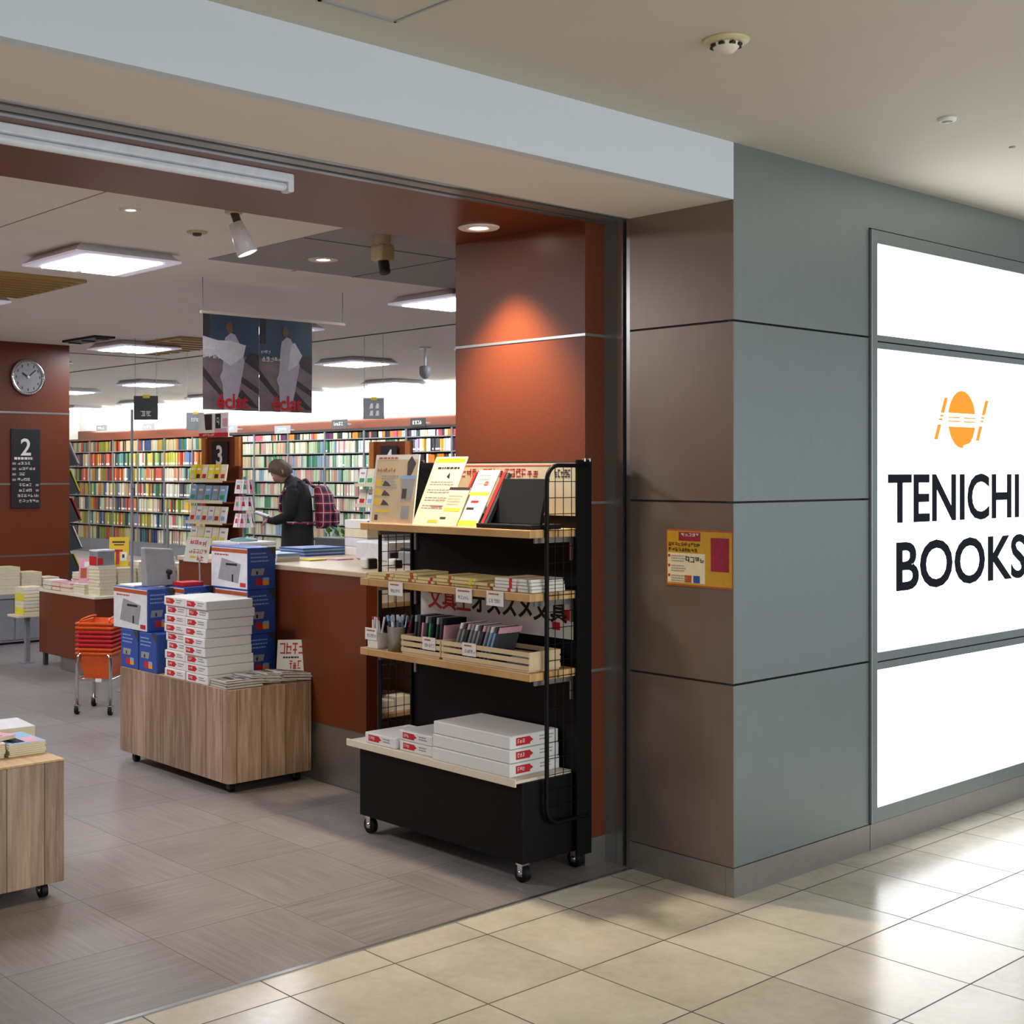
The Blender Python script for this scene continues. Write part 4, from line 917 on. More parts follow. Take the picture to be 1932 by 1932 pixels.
part('body', MB().box(.15, 1.45, 8.06, 8.33, .02, .40, m_greyd), t); part('top_panel', MB().box(.14, 1.46, 8.04, 8.335, .4005, .438, m_greyp, .003), t); part('plinth', MB().box(.2, 1.4, 8.09, 8.3, .0, .0195, m_blk), t)
for k in range(3): part('door', MB().box(.17+k*.43, .585+k*.43, 8.052, 8.0595, .04, .39, m_greyd, .002), t)
def stack(px, py, z0, w, d, n, th, where, grp, mlist, rz=0., seed=1):
    rr = random.Random(seed)
    for j in range(n):
        z = z0+j*th
        lab = f'{mlist[j % len(mlist)][1]} book, {ORD[n-1-j]} from the top of {where}'
        t = thing('book', lab, 'book', (px, py, z), grp, rz+rr.uniform(-.03, .03)); k = rr.uniform(-.003, .003)
        m1 = mlist[j % len(mlist)][0]
        part('cover', MB().box(-w/2+k, w/2+k, -d/2, d/2, 0, th*.12, m1).box(-w/2+k, w/2+k, -d/2, d/2, th*.84, th*.96, m1).box(w/2+k-.003, w/2+k, -d/2, d/2, th*.12, th*.84, m1), t, local=True)
        part('page_block', MB().box(-w/2+k+.003, w/2+k-.003, -d/2+.002, d/2-.002, th*.125, th*.835, m_cream2), t, local=True)
WH = (m_white, 'white'); CR = (m_cream2, 'cream'); PK = (m_pink, 'pink'); SK = (m_sky, 'pale blue'); RD = (m_red, 'red'); YL = (m_lemon, 'yellow'); OR = (m_rust, 'rust'); GR = (m_greyp, 'grey')
G1 = 'books stacked on the grey cabinet'
stack(.98, 8.17, .4385, .20, .2, 9, .026, 'the tallest grey cabinet stack', G1, [CR, WH], seed=2)
stack(1.19, 8.17, .4385, .19, .2, 7, .026, 'the middle grey cabinet stack', G1, [CR, CR, WH], seed=3)
stack(1.37, 8.15, .4385, .15, .2, 5, .026, 'the right grey cabinet stack', G1, [CR, WH], seed=4)
G2 = 'books stacked on the brown display table'
stack(.76, 5.995, .5925, .14, .17, 9, .0245, 'the brown table corner stack', G2, [WH, CR], seed=5)
stack(.92, 5.995, .5925, .15, .17, 8, .0245, 'the second brown table stack', G2, [CR, WH], seed=6)
stack(1.09, 5.995, .5925, .15, .17, 9, .0265, 'the third brown table stack', G2, [CR, CR, WH], seed=7)
stack(1.26, 5.995, .5925, .15, .17, 10, .0265, 'the fourth brown table stack', G2, [WH, CR], seed=8)
stack(1.43, 5.995, .5925, .15, .17, 8, .0265, 'the rightmost brown table stack', G2, [CR, WH], seed=9)
stack(.745, 6.20, .5925, .14, .17, 4, .0185, 'the flat brown table stack', G2, [WH, WH, CR], seed=10)
stack(.735, 6.40, .5925, .14, .15, 2, .034, 'the pink pair on the table edge', G2, [PK, PK], seed=11)
stack(.735, 6.56, .5925, .14, .12, 2, .034, 'the rust-edged pair on the table edge', G2, [OR, PK], seed=12)
stack(.735, 6.71, .5925, .14, .14, 2, .036, 'the pale blue corner pair', G2, [SK, WH], seed=13)
stack(.95, 6.55, .5925, .2, .2, 5, .026, 'the middle rear stack on the brown table', G2, [CR, WH, OR], seed=14)
stack(1.2, 6.6, .5925, .2, .2, 6, .026, 'the right rear stack on the brown table', G2, [WH, CR], seed=15)
# shop cards standing on the table stacks
def card(name, x, y, z0, w, h, m, label, marks, cat='sign', tilt=.18):
    t = thing(name, label, cat, (x, y, z0)); u = Vector((.77, -.64, 0)); v = Vector((.64*tilt, .77*tilt, 1)).normalized(); n = u.cross(v); o = Vector((x, y, z0))-u*w/2
    part('card', MB().slab(o, (u, v, n), 0, w, 0, h, .003, m, off=-.003), t); b = MB()
    for (u0, u1, v0, v1, mm) in marks: b.slab(o, (u, v, n), u0*w, u1*w, v0*h, v1*h, .0008, mm, off=.0003)
    part('printing', b, t); part('stand', MB().slab(o-n*.005, (u, Vector((.3, .35, -.9)).normalized(), n), w*.4, w*.6, -h*.6, 0, .002, m, off=-.002) if False else MB().cyl(Vector((x, y, z0))-n*.006, Vector((x, y, z0+h*.5))-n*.006+Vector((.012, .014, 0)), .003, m_greyp, 6), t)
    return t
card('yellow_sign', .93, 6.06, .7892, .148, .225, m_yellow, 'yellow standing card with red stroke among the white book stacks', [(.15, .8, .80, .86, m_choc), (.25, .75, .72, .76, m_choc), (.36, .54, .08, .58, m_red), (.22, .7, .5, .58, m_red), (.6, .92, .2, .5, m_white), (.68, .8, .3, .42, m_blk)])
card('pink_card', .745, 6.20, .667, .13, .19, m_pink, 'pale pink patterned standing card left of the yellow sign', [(.1, .45, .2, .6, m_rust), (.55, .9, .1, .5, m_crim), (.3, .7, .65, .85, m_white)])
t = thing('gift_box', 'grey and red box lying on the corner stack of white books', 'box', (.76, 6.02, .8135))
part('body', MB().box(.69, .83, 5.935, 6.06, .8135, .915, m_greyd, .003), t); part('label_panel', MB().box(.689, .6895, 5.95, 6.06, .815, .88, m_red).box(.69, .735, 5.9342, 5.9348, .82, .87, m_red), t); part('lid', MB().box(.688, .832, 5.933, 6.062, .9155, .928, m_lampw, .002), t)
for k, (x, y, h, nm) in enumerate(((.585, 5.25, 1.93, 'taller thin grey steel pole standing left of the display table stacks'), (1.0, 5.47, 1.24, 'shorter thin grey steel pole standing behind the grey panel'))):
    t = thing('sign_pole', nm, 'pole', (x, y, 0)); part('shaft', MB().cyl((x, y, .012), (x, y, h), .010, m_greyd, 10), t); part('base', MB().lathe([(0, 0), (.11, 0), (.11, .01), (.02, .014), (0, .014)], (x, y, 0), m_greyd, 24), t); part('clip', MB().box(x-.014, x+.014, y-.014, y+.014, h*.72, h*.72+.03, m_greyp), t)

# ------------------------------------------------------------------ card spinner on a white stand
t = thing('pedestal_table', 'white topped pedestal behind the printer cartons carrying the card spinner', 'table', (.92, 4.37, 0))
part('table_top', MB().box(.76, 1.05, 4.20, 4.52, 1.03, 1.052, m_lampw, .004), t); part('column', MB().cyl((.92, 4.37, .02), (.92, 4.37, 1.0295), .05, m_greyd, 16), t); part('foot', MB().cyl((.92, 4.37, 0), (.92, 4.37, .02), .17, m_greyd, 24), t)
t = thing('card_spinner', 'pale teal spinner rack holding pink and white cards on the white pedestal', 'card rack', (.915, 4.375, 1.0525))
cx, cy = .915, 4.375
part('base', MB().lathe([(0, 0), (.09, 0), (.09, .012), (.03, .022), (0, .022)], (cx, cy, 1.0525), m_teal, 24), t); part('pole', MB().cyl((cx, cy, 1.074), (cx, cy, 1.47), .012, m_teal, 12), t)
b = MB()
for z in (1.14, 1.25, 1.36): b.lathe([(.055, 0), (.058, .004), (.055, .008), (.052, .004), (.055, 0)], (cx, cy, z), m_teal, 20); [b.cyl((cx, cy, z+.004), (cx+.055*math.cos(a), cy+.055*math.sin(a), z+.004), .003, m_teal, 6) for a in (0, PI/2, PI, PI*1.5)]
part('wire_tier', b, t)
rr = random.Random(17); kk = 0
for zi, z in enumerate((1.149, 1.259, 1.369)):
    for q in range(5):
        a = math.radians(-175+q*38+zi*9); x, y = cx+.064*math.cos(a), cy+.064*math.sin(a); n = Vector((math.cos(a), math.sin(a), .25)).normalized(); u = Vector((0, 0, 1)).cross(n).normalized(); v = n.cross(u)
        mm, cn = ((m_white, 'white'), (m_pink, 'pink'), (m_lampw, 'pale grey'))[(q+zi) % 3]
        tt = thing('greeting_card', f'{cn} greeting card, {ORD[q]} around the {("bottom", "middle", "top")[zi]} tier of the teal spinner', 'card', (x, y, z), 'cards on the teal spinner')
        o = Vector((x, y, z)); part('sheet', MB().slab(o, (u, v, n), -.032, .032, -.008, .085, .0015, mm), tt)
        b = MB(); b.slab(o, (u, v, n), -.02, .015, .02, .05, .0006, (m_red, m_green, m_crim)[(q*2+zi) % 3], off=.0015); b.lines(o, (u, v, n), -.024, .024, .066, 1, .01, .005, m_grey, rr, off=.0015); part('printing', b, tt)

# ------------------------------------------------------------------ aisle end displays
def endcap(x, y, w, z0, z1, num, label, nrow, kinds, grp):
    """looks towards -X; y is the middle of its width"""
    t = thing('end_display', label, 'display stand', (x+.12, y, 0)); m_or = MATS['orange_wood'] if 'orange_wood' in MATS else M('orange_wood', (176, 104, 46), .45, var=.1, scale=20, stretch=(1, 1, .2))
    part('back_panel', MB().box(x+.12, x+.16, y-w/2, y+w/2, 0, z1, m_brown), t)
    for s_ in (-1, 1): part('side_panel', MB().box(x+.10, x+.1195, y+s_*w/2-.03, y+s_*w/2+.03, z1-.24, z1, m_or), t)
    part('number_board', MB().box(x+.095, x+.1, y-w*.23, y+w*.23, z1-.24, z1-.035, m_blk), t)
    text('number', num, .165/.727, m_white, FX, (x+.094, y, z1-.228), t, bold=.004)
    zs = [z1-.36-.172*k for k in range(nrow)]
    for k, z in enumerate(zs):
        part('shelf', MB().box(x-.06, x+.1195, y-w/2-.03, y+w/2+.03, z-.014, z-.002, m_brown).box(x-.062, x-.058, y-w/2-.03, y+w/2+.03, z-.014, z+.012, m_cream2), t)
        n, pal = kinds[k]; bw = (w+.05)/n
        for j in range(n):
            yy = y+w/2+.025-bw*(j+.5); c1, c2, cn = pal[j % len(pal)]
            tb = thing('face_out_book', f'{cn} book, {ORD[j]} from left, {ORD[k]} shelf of the number {num} stand', 'book', (x-.03, yy, z), grp)
            o = Vector((x-.03, yy+bw*.46, z)); v = Vector((.18, 0, 1)).normalized(); n_ = Vector((0, -1, 0)).cross(v)
            part('cover', MB().slab(o, (Vector((0, -1, 0)), v, n_), 0, bw*.92, 0, .135, .014, c1, off=-.014), tb)
            b = MB(); b.slab(o, (Vector((0, -1, 0)), v, n_), bw*.15, bw*.75, .02, .055, .0008, c2); b.slab(o, (Vector((0, -1, 0)), v, n_), bw*.2, bw*.7, .09, .105, .0008, m_white if c1 != m_white else m_grey); part('cover_print', b, tb)
    part('plinth', MB().box(x-.05, x+.1195, y-w/2, y+w/2, 0, zs[-1]-.16, m_brown), t)
    return t
yl3 = [(m_lemon, m_cream2, 'yellow'), (m_yellow, m_choc, 'deep yellow'), (m_cream2, m_red, 'cream')]
endcap(2.0, 6.46, .50, 0, 1.79, '3', 'brown aisle end stand numbered three with shelves of face-out books', 4,
       [(6, yl3), (5, [(m_sky, m_green, 'blue and green'), (m_greyp, m_sky, 'grey')]), (6, [(m_cream2, m_red, 'cream and red'), (m_white, m_sky, 'white')]), (5, [(m_white, m_lemon, 'white and yellow'), (m_cream2, m_lemon, 'cream and yellow')])], 'face-out books on the stand numbered three')
endcap(3.08, 5.56, .46, 0, 1.755, '4', 'brown aisle end stand numbered four behind the cup placard', 2, [(5, [(m_white, m_green, 'white'), (m_cream2, m_green, 'cream')]), (5, [(m_cream2, m_red, 'cream and red'), (m_white, m_sky, 'white and blue')])], 'face-out books on the stand numbered four')
t = thing('promotion_board', 'white promotion board with dark picture and red strip on the number three stand', 'sign', (2.06, 6.46, 1.791))
o = (2.05, 6.70, 1.791)
part('board', MB().slab(o, FX, 0, .44, 0, .20, .01, m_white, off=-.01).box(2.05, 2.12, 6.30, 6.66, 1.791, 1.797, m_white), t); b = MB(); rr = random.Random(3); b.slab(o, FX, 0, .44, 0, .035, .001, m_red); b.prism([(.10, .06), (.2, .06), (.2, .19), (.08, .19)], o, FX, .001, m_choc); b.slab(o, FX, .25, .33, .07, .19, .001, m_blk); b.glyphs(o, FX, .27, .10, .04, .06, 1, m_white, rr, off=.001); b.slab(o, FX, .24, .42, .035, .07, .001, m_pink); b.glyphs(o, FX, .06, .008, .022, .02, 7, m_white, rr, off=.001); b.slab(o, FX, .36, .43, .08, .15, .001, m_pink); part('printing', b, t)
# hanging aisle signs
for k, (x, y, z, w, lab, n) in enumerate(((1.9, 7.32, 2.06, .21, 'dark grey hanging aisle sign nearest the brown column', 2), (2.77, 7.90, 1.98, .17, 'grey hanging aisle sign beside the left edge of the magazine posters', 2), (3.235, 5.825, 2.04, .18, 'grey hanging aisle sign with four white marks near the brown pillar', 4))):
    t = thing('aisle_sign', lab, 'sign', (x, y, z), 'hanging aisle signs'); rr = random.Random(k+40); u = Vector((.77, -.64, 0)); n_ = Vector((-.64, -.77, 0)); o = Vector((x, y, z-w/2))-u*w/2; f = (u, Vector((0, 0, 1)), n_)
    part('plate', MB().slab(o, f, 0, w, 0, w, .012, m_charcoal if k == 0 else m_greyd, .002, off=-.012), t)
    b = MB()
    if n == 4:
        for uu in (.30, .58):
            for vv in (.16, .5): b.prism([(w*uu, w*vv), (w*(uu+.17), w*vv), (w*(uu+.17), w*(vv+.24)), (w*(uu+.06), w*(vv+.24))], o, f, .001, m_white)
    else: b.glyphs(o, f, w*.28, w*.15 if k == 0 else w*.5, w*.2, w*.22, 2, m_white, rr)
    b.slab(o, f, w*.38, w*.66, w*.90, w*1.04, .001, m_yellow); part('marking', b, t)
    for s_ in (.06, .94): p_ = o+u*(w*s_); part('hanger', MB().cyl(p_+Vector((0, 0, w)), Vector((p_.x, p_.y, ZI)), .0022, m_greyp, 6), t)
# dark magazine rack right of the column
t = thing('magazine_rack', 'dark grey stepped magazine rack seen from its end beside the brown column', 'rack', (2.25, 9.55, 0))
prof = [(0, 0), (.55, 0)]; z = .15; nst = 6
for k in range(nst): prof += [(.47-.012*k, z), (.34-.012*k, z+.265)] ; z += .285
prof += [(.26, z), (0, z)]
part('end_panel', MB().prism(prof, (1.95, 9.50, 0), FY, .02, m_charcoal), t); part('back_panel', MB().box(1.95, 1.97, 9.50, 10.6, 0, z, m_charcoal), t)
for k in range(nst):
    zz = .15+.285*k; part('shelf', MB().hexa([(1.98, 9.505, zz), (2.46-.012*k, 9.505, zz), (2.46-.012*k, 10.6, zz), (1.98, 10.6, zz), (1.98, 9.505, zz+.012), (2.46-.012*k, 9.505, zz+.012), (2.46-.012*k, 10.6, zz+.012), (1.98, 10.6, zz+.012)], m_charcoal), t)
    for j in range(3):
        mm, cn = ((m_red, 'red'), (m_cream2, 'cream'), (m_lemon, 'yellow'), (m_sky, 'pale blue'), (m_white, 'white'), (m_pink, 'pink'))[(k*2+j) % 6]
        y = 9.52+j*.24; tb = thing('rack_magazine', f'{cn} magazine, {ORD[j]} from the near end on the {ORD[nst-1-k]} tier of the dark rack', 'magazine', (2.42, y, zz+.0125), 'magazines on the dark rack')
        X_ = 2.452-.012*k; part('cover', MB().hexa([(X_, y, zz+.0125), (X_+.014, y, zz+.0125), (X_+.014, y+.22, zz+.0125), (X_, y+.22, zz+.0125), (X_-.10, y, zz+.23), (X_-.086, y, zz+.23), (X_-.086, y+.22, zz+.23), (X_-.10, y+.22, zz+.23)], mm), tb)

# ------------------------------------------------------------------ bookcases along the right wall
XB = 7.95
rows_r = [1.985, 1.782, 1.572, 1.364, 1.155, .947, .738, .53, .32]
rows_l = [1.88, 1.61, 1.34, 1.07, .80, .53, .26]
bay = []
yy = 8.95
while yy < 20.3:
    left = yy > 14.7; bay.append((yy, yy+.9, left)); yy += .905
books_ind, books_rest = [], []
rb = random.Random(99)
PAL_R = [((216, 212, 198), 'cream'), ((206, 216, 200), 'pale green'), ((70, 146, 110), 'green'), ((222, 222, 214), 'white'), ((130, 180, 156), 'mint'), ((210, 182, 178), 'pink'), ((176, 192, 204), 'pale blue'), ((212, 204, 182), 'cream')]
PAL_L = [((206, 172, 48), 'yellow'), ((204, 120, 56), 'orange'), ((216, 208, 186), 'cream'), ((112, 156, 120), 'green'), ((96, 120, 160), 'blue'), ((186, 84, 70), 'red'), ((84, 78, 84), 'charcoal'), ((172, 178, 72), 'lime'), ((110, 166, 160), 'teal'), ((210, 200, 176), 'cream'), ((200, 188, 110), 'pale yellow'), ((188, 160, 140), 'tan'), ((214, 214, 206), 'white')]
PAL_N = [((240, 238, 232), 'white'), ((230, 222, 206), 'cream'), ((150, 90, 140), 'plum'), ((214, 216, 222), 'pale grey'), ((226, 180, 70), 'amber'), ((90, 140, 110), 'green'), ((218, 150, 160), 'pink'), ((70, 70, 80), 'charcoal')]
m_case = M('grey_bookcase_board', (112, 114, 118), .5); m_cased = M('dark_case_back', (52, 50, 50), .6)
for bi, (y0, y1, left) in enumerate(bay):
    rows = rows_l if left else rows_r
    n_ = bi+1
    t = thing('bookcase', f'tall grey wall bookcase full of {"bright" if left else "pale"} books, {ORD[bi] if bi < 15 else str(n_)} bay from the pillar', 'bookcase', (XB+.12, (y0+y1)/2, 0), 'bookcases along the back wall')
    for y in (y0, y1-.012): part('upright', MB().box(XB, XB+.235, y, y+.012, 0, 2.09, m_case), t)
    part('back', MB().box(XB+.2355, XB+.242, y0, y1, 0, 2.13, m_cased), t)
    for z in rows: part('shelf', MB().box(XB-.003, XB+.235, y0+.0122, y1-.0122, z-.014, z, m_case), t)
    part('header', MB().box(XB, XB+.235, y0, y1, 2.092, 2.128, m_blk if not left else m_brown), t)
    part('plinth', MB().box(XB, XB+.235, y0+.0122, y1-.0122, 0, rows[-1]-.0145, m_case), t)
    for ri, z in enumerate(rows):
        top = (rows[ri-1]-.014 if ri else 2.09)-z; y = y1-.016; hbase = min(top-.02, .24 if left else .172)
        pal = PAL_L if left else (PAL_N if (ri == 0 or y1 < 11.2) else PAL_R)
        while y > y0+.05:
            c, cn = rb.choice(pal); run = (1 if cn == 'green' else rb.choice((1, 1, 2, 3, 4))) if not left else rb.choice((1, 1, 1, 2, 2, 3, 6))
            for q in range(run):
                th = rb.uniform(.024, .036) if not left else rb.uniform(.03, .045); h = hbase*rb.uniform(.93, 1) if left or rb.random() < .2 else hbase
                if y-th < y0+.016: break
                books_rest.append((XB+.01+rb.uniform(0, .012), y-th, y, z, h, c, cn, ri, bi, left)); y -= th+.001
            else:
                if rb.random() < .12: y -= rb.uniform(.01, .05)
                continue
            break
# the 240 that show largest and unhidden: nearest bays, upper rows
F_ = (math.sin(math.radians(39.677)), math.cos(math.radians(39.677)))
def screen(bk):
    dx, dy = bk[0]+3.967, (bk[1]+bk[2])/2+2.752; d = dx*F_[0]+dy*F_[1]
    return 690+2490.8*(dx*F_[1]-dy*F_[0])/d, 890.76-2490.8*(bk[3]+bk[4]*.5-1.5)/d, d
def seen(bk):
    x, y, d = screen(bk)
    if x > 852 or y > 1030: return False
    if x > 702 and y > 862: return False
    if 712 < x < 775 and y > 830: return False
    if 525 < x < 632 and y > 868: return False
    if 372 < x < 462 and y > 810: return False
    if x < 300 and y > 1000: return False
    return True
order = sorted((i for i, bk in enumerate(books_rest) if seen(bk)), key=lambda i: -(books_rest[i][4]*(books_rest[i][2]-books_rest[i][1])/screen(books_rest[i])[2]**2))
nearest = set(order[:300])
near_left = [i for i in order if books_rest[i][9]][:0]
pick = nearest | set(near_left)
bm_ = MB(); bm_.box(0, .15, -.5, .5, 0, 1, m_book); unit = bm_.mesh('paperback')
sb = MB(); sb.box(-.002, -.0005, -.46, .46, .10, .24, m_white); band = sb.mesh('spine_label')
cnt = {}
def side(bk): return 'bright far' if bk[9] else 'pale'
for i in sorted(range(len(books_rest)), key=lambda i: -books_rest[i][2]):
    x, ya, yb, z, h, c, cn, ri, bi, left = books_rest[i]
    key = (bi, ri, cn); cnt[key] = cnt.get(key, 0)+1
    if i not in pick: continue
    q = cnt[key]; oq = ORD[q-1] if q <= 15 else f'{q}th'
    t = thing('paperback', f'{oq} {cn} paperback from left, {ORD[ri]} shelf down, {ORD[bi]} wall bookcase from the pillar', 'book', (x, (ya+yb)/2, z), 'paperbacks on the wall bookcases')
    o = obj('cover', unit, t); o.scale = (1, yb-ya, h); o.color = lin(c)
    o = obj('spine_label', band, t); o.scale = (1, yb-ya, h)
# the rest of the shelved books: one object
bm = bmesh.new(); cl = bm.loops.layers.color.new('cover')
for i, (x, ya, yb, z, h, c, cn, ri, bi, left) in enumerate(books_rest):
    if i in pick: continue
    v = [bm.verts.new(p) for p in ((x, ya, z), (x+.14, ya, z), (x+.14, yb, z), (x, yb, z), (x, ya, z+h), (x+.14, ya, z+h), (x+.14, yb, z+h), (x, yb, z+h))]
    for q in ((4, 5, 6, 7), (0, 1, 5, 4), (2, 3, 7, 6), (3, 0, 4, 7)):
        f = bm.faces.new([v[k] for k in q])
        for lp in f.loops: lp[cl] = lin(c)
me = bpy.data.meshes.new('shelved_books'); bm.to_mesh(me); bm.free(); me.materials.append(m_books)
tag(obj('shelved_books', me), 'rows of small bright and pale books filling the far wall bookcases', 'books', None, 'stuff')
# category signs above the bookcases
for k, (y, z, w, mm, nm) in enumerate(((10.5, 2.17, .30, m_blk, 'black'), (12.2, 2.20, .36, m_charcoal, 'grey'), (13.6, 2.15, .4, m_greyd, 'light grey'), (15.0, 2.2, .34, m_greyd, 'pale grey'), (17.6, 2.30, .42, m_greyd, 'mid grey'), (19.3, 2.32, .42, m_greyd, 'small grey'))):
    t = thing('category_sign', f'{nm} category sign, {ORD[k]} from the pillar above the wall bookcases', 'sign', (XB-.01, y, z), 'category signs above the bookcases'); o = (XB-.012, y+w/2, z-.06)
    part('plate', MB().slab(o, FX, 0, w, 0, .12, .01, mm, off=-.01).box(XB-.002, XB+.2, y-.02, y+.02, z-.01, z+.01, m_greyd), t); b = MB(); b.glyphs(o, FX, w*.15, .035, w*.13, .05, 4, m_white, random.Random(k), off=.0003); part('lettering', b, t)

# ------------------------------------------------------------------ shopper with a plaid backpack
m_coat = M('black_wool_coat', (20, 22, 26), .8, var=.1, scale=60, bump=.1); m_skin = M('skin', (196, 150, 126), .5, var=.04); m_hair = M('greying_brown_hair', (96, 78, 62), .6, var=.3, scale=70, stretch=(1, 1, .3)); m_trs = M('dark_navy_cloth', (20, 22, 34), .8); m_shoe = M('black_shoe', (16, 16, 16), .4)
def skin_mesh(name, verts, edges, radii, m, levels=2, root=0):
    me = bpy.data.meshes.new(name); me.from_pydata(verts, edges, []); o = bpy.data.objects.new(name, me); COL.objects.link(o)
    bm = bmesh.new(); bm.from_mesh(me); ly = bm.verts.layers.skin.verify(); bm.verts.ensure_lookup_table()
    for i, v in enumerate(bm.verts):
        rr = radii[i]; v[ly].radius = (rr, rr) if isinstance(rr, (int, float)) else rr; v[ly].use_root = (i == root)
    bm.to_mesh(me); bm.free()
    md = o.modifiers.new('skin', 'SKIN'); md.use_smooth_shade = True; sd = o.modifiers.new('sub', 'SUBSURF'); sd.levels = sd.render_levels = levels
    dg = bpy.context.evaluated_depsgraph_get(); dg.update(); out = bpy.data.meshes.new_from_object(o.evaluated_get(dg)); bpy.data.objects.remove(o)
    out.materials.clear(); out.materials.append(m)
    for p in out.polygons: p.use_smooth = True; p.material_index = 0
    return out
PR = math.atan2(.64, -.77)
PX, PY = 3.80, 7.66
P = thing('person', 'person in a long black coat bending over books by the back shelves', 'person', (PX, PY, 0), None, PR)
# local frame: x forward, y left, z up
V = [(0, 0, .88), (0, 0, 1.05), (.01, 0, 1.22), (.03, 0, 1.35), (.075, 0, 1.42), (.11, 0, 1.47),
     (0, .09, .84), (.0, .095, .47), (-.01, .10, .09), (0, -.09, .84), (.03, -.095, .47), (.02, -.10, .09),
     (.03, .17, 1.34), (.05, .215, 1.10), (.22, .14, 1.02), (.29, .10, 1.03), (.03, -.17, 1.34), (.05, -.215, 1.10), (.22, -.14, 1.02), (.29, -.10, 1.03),
     (.13, .105, .035), (.16, -.105, .035)]
Ed = [(0, 1), (1, 2), (2, 3), (3, 4), (4, 5), (0, 6), (6, 7), (7, 8), (0, 9), (9, 10), (10, 11), (3, 12), (12, 13), (13, 14), (14, 15), (3, 16), (16, 17), (17, 18), (18, 19), (8, 20), (11, 21)]
Rd = [(.15, .12), (.14, .11), (.15, .115), (.13, .10), .055, .05, .085, .06, .042, .085, .06, .042, .06, .05, .038, .028, .06, .05, .038, .028, .035, .035]
obj('body', skin_mesh('body', V, Ed, Rd, m_trs), P)
# coat: lathed shell, open at the hem
def loft(secs, m, seg=24):
    b = MB(); rings = []
    for (cx, cy, cz, rx, ry, tilt) in secs: rings.append([b.bm.verts.new((cx+rx*math.cos(2*PI*k/seg)*math.cos(tilt), cy+ry*math.sin(2*PI*k/seg), cz-rx*math.cos(2*PI*k/seg)*math.sin(tilt))) for k in range(seg)])
    fs = [b.bm.faces.new([p[k], p[(k+1) % seg], q[(k+1) % seg], q[k]]) for p, q in zip(rings, rings[1:]) for k in range(seg)]
    fs += [b.bm.faces.new(rings[0][::-1]), b.bm.faces.new(rings[-1])]
    for f in fs: f.smooth = True
    b._paint(fs, m); return b
part('coat', loft([(-.0, 0, .62, .17, .235, 0), (0, 0, .70, .168, .23, 0), (0, 0, .95, .155, .205, 0), (.0, 0, 1.10, .150, .20, 0), (.01, 0, 1.25, .150, .205, .05), (.02, 0, 1.35, .125, .19, .15), (.05, 0, 1.405, .085, .13, .3), (.075, 0, 1.435, .06, .075, .4)], m_coat), P, local=True)
for s_ in (1, -1):
    part('sleeve', MB(), P, local=True) if False else None
    o = obj('sleeve', skin_mesh('sleeve', [(.03, s_*.16, 1.345), (.05, s_*.22, 1.20), (.055, s_*.225, 1.09), (.15, s_*.18, 1.045), (.235, s_*.138, 1.02)], [(0, 1), (1, 2), (2, 3), (3, 4)], [.075, .07, .062, .052, .046], m_coat), P)
    # hand: palm, four fingers and a thumb closing on the book
    V = [(.255, s_*.128, 1.022), (.30, s_*.105, 1.028)]; Ed = [(0, 1)]; Rd = [.026, .03]
    for f in range(4):
        k = len(V); ox = .012*(f-1.5); l = (.058, .068, .064, .05)[f]
        V += [(.31+ox, s_*(.098-.004*f), 1.034-.010*f), (.31+ox+l*.35, s_*(.075), 1.010-.010*f), (.31+ox+l*.35, s_*(.045), 1.004-.010*f)]; Ed += [(1, k), (k, k+1), (k+1, k+2)]; Rd += [.010, .009, .0075]
    k = len(V); V += [(.285, s_*.085, 1.05), (.315, s_*.06, 1.056)]; Ed += [(0, k), (k, k+1)]; Rd += [.011, .008]
    obj('hand', skin_mesh('hand', V, Ed, Rd, m_skin, 1), P)
# head, bent forward
hc = Vector((.165, 0, 1.505)); tl = .75
def head_pt(th, ph, sc=1., grow=0.):
    x = math.sin(th)*math.cos(ph); y = math.sin(th)*math.sin(ph); z = math.cos(th)
    rx, ry, rz = .098, .078, .120
    p = Vector((x*(rx+grow), y*(ry+grow), z*(rz+grow)))
    if z < 0: p.x *= 1-.10*abs(z); p.y *= 1-.28*abs(z)
    return p
def tiltv(p): return Vector((p.x*math.cos(tl)+p.z*math.sin(tl), p.y, -p.x*math.sin(tl)+p.z*math.cos(tl)))+hc
b = MB(); NR, NS = 18, 28; g_ = []
for i in range(NR+1):
    row = []
    for k in range(NS):
        th = .02+(PI-.04)*i/NR; ph = 2*PI*k/NS; p = head_pt(th, ph)
        a = abs(((ph+PI) % (2*PI))-PI)
        if a < .22 and -.35 < math.cos(th) < .18: p.x += .022*(1-a/.22)*(.18-math.cos(th))/.5       # nose
        if .22 < a < .6 and .0 < math.cos(th) < .2: p.x -= .010                                         # eye sockets
        if a < .5 and -.72 < math.cos(th) < -.5: p.x += .006                                            # lips, chin
        row.append(b.bm.verts.new(tiltv(p)))
    g_.append(row)
fs = [b.bm.faces.new([g_[i][k], g_[i][(k+1) % NS], g_[i+1][(k+1) % NS], g_[i+1][k]]) for i in range(NR) for k in range(NS)]+[b.bm.faces.new(g_[0][::-1]), b.bm.faces.new(g_[-1])]
for f in fs: f.smooth = True
b._paint(fs, m_skin); hd = part('head', b, P, local=True)
for s_ in (1, -1):
    b = MB(); b.lathe([(0, -.010), (.007, -.007), (.010, 0), (.007, .007), (0, .010)], tiltv(Vector((.086, s_*.032, .012))), m_white, 12); obj('eye', b.mesh('eye'), hd)
    b = MB(); b.lathe([(0, -.006), (.018, -.005), (.026, 0), (.018, .006), (0, .004)], tiltv(Vector((-.005, s_*.078, -.008))), m_skin, 14, (.3, s_, 0)); obj('ear', b.mesh('ear'), hd)
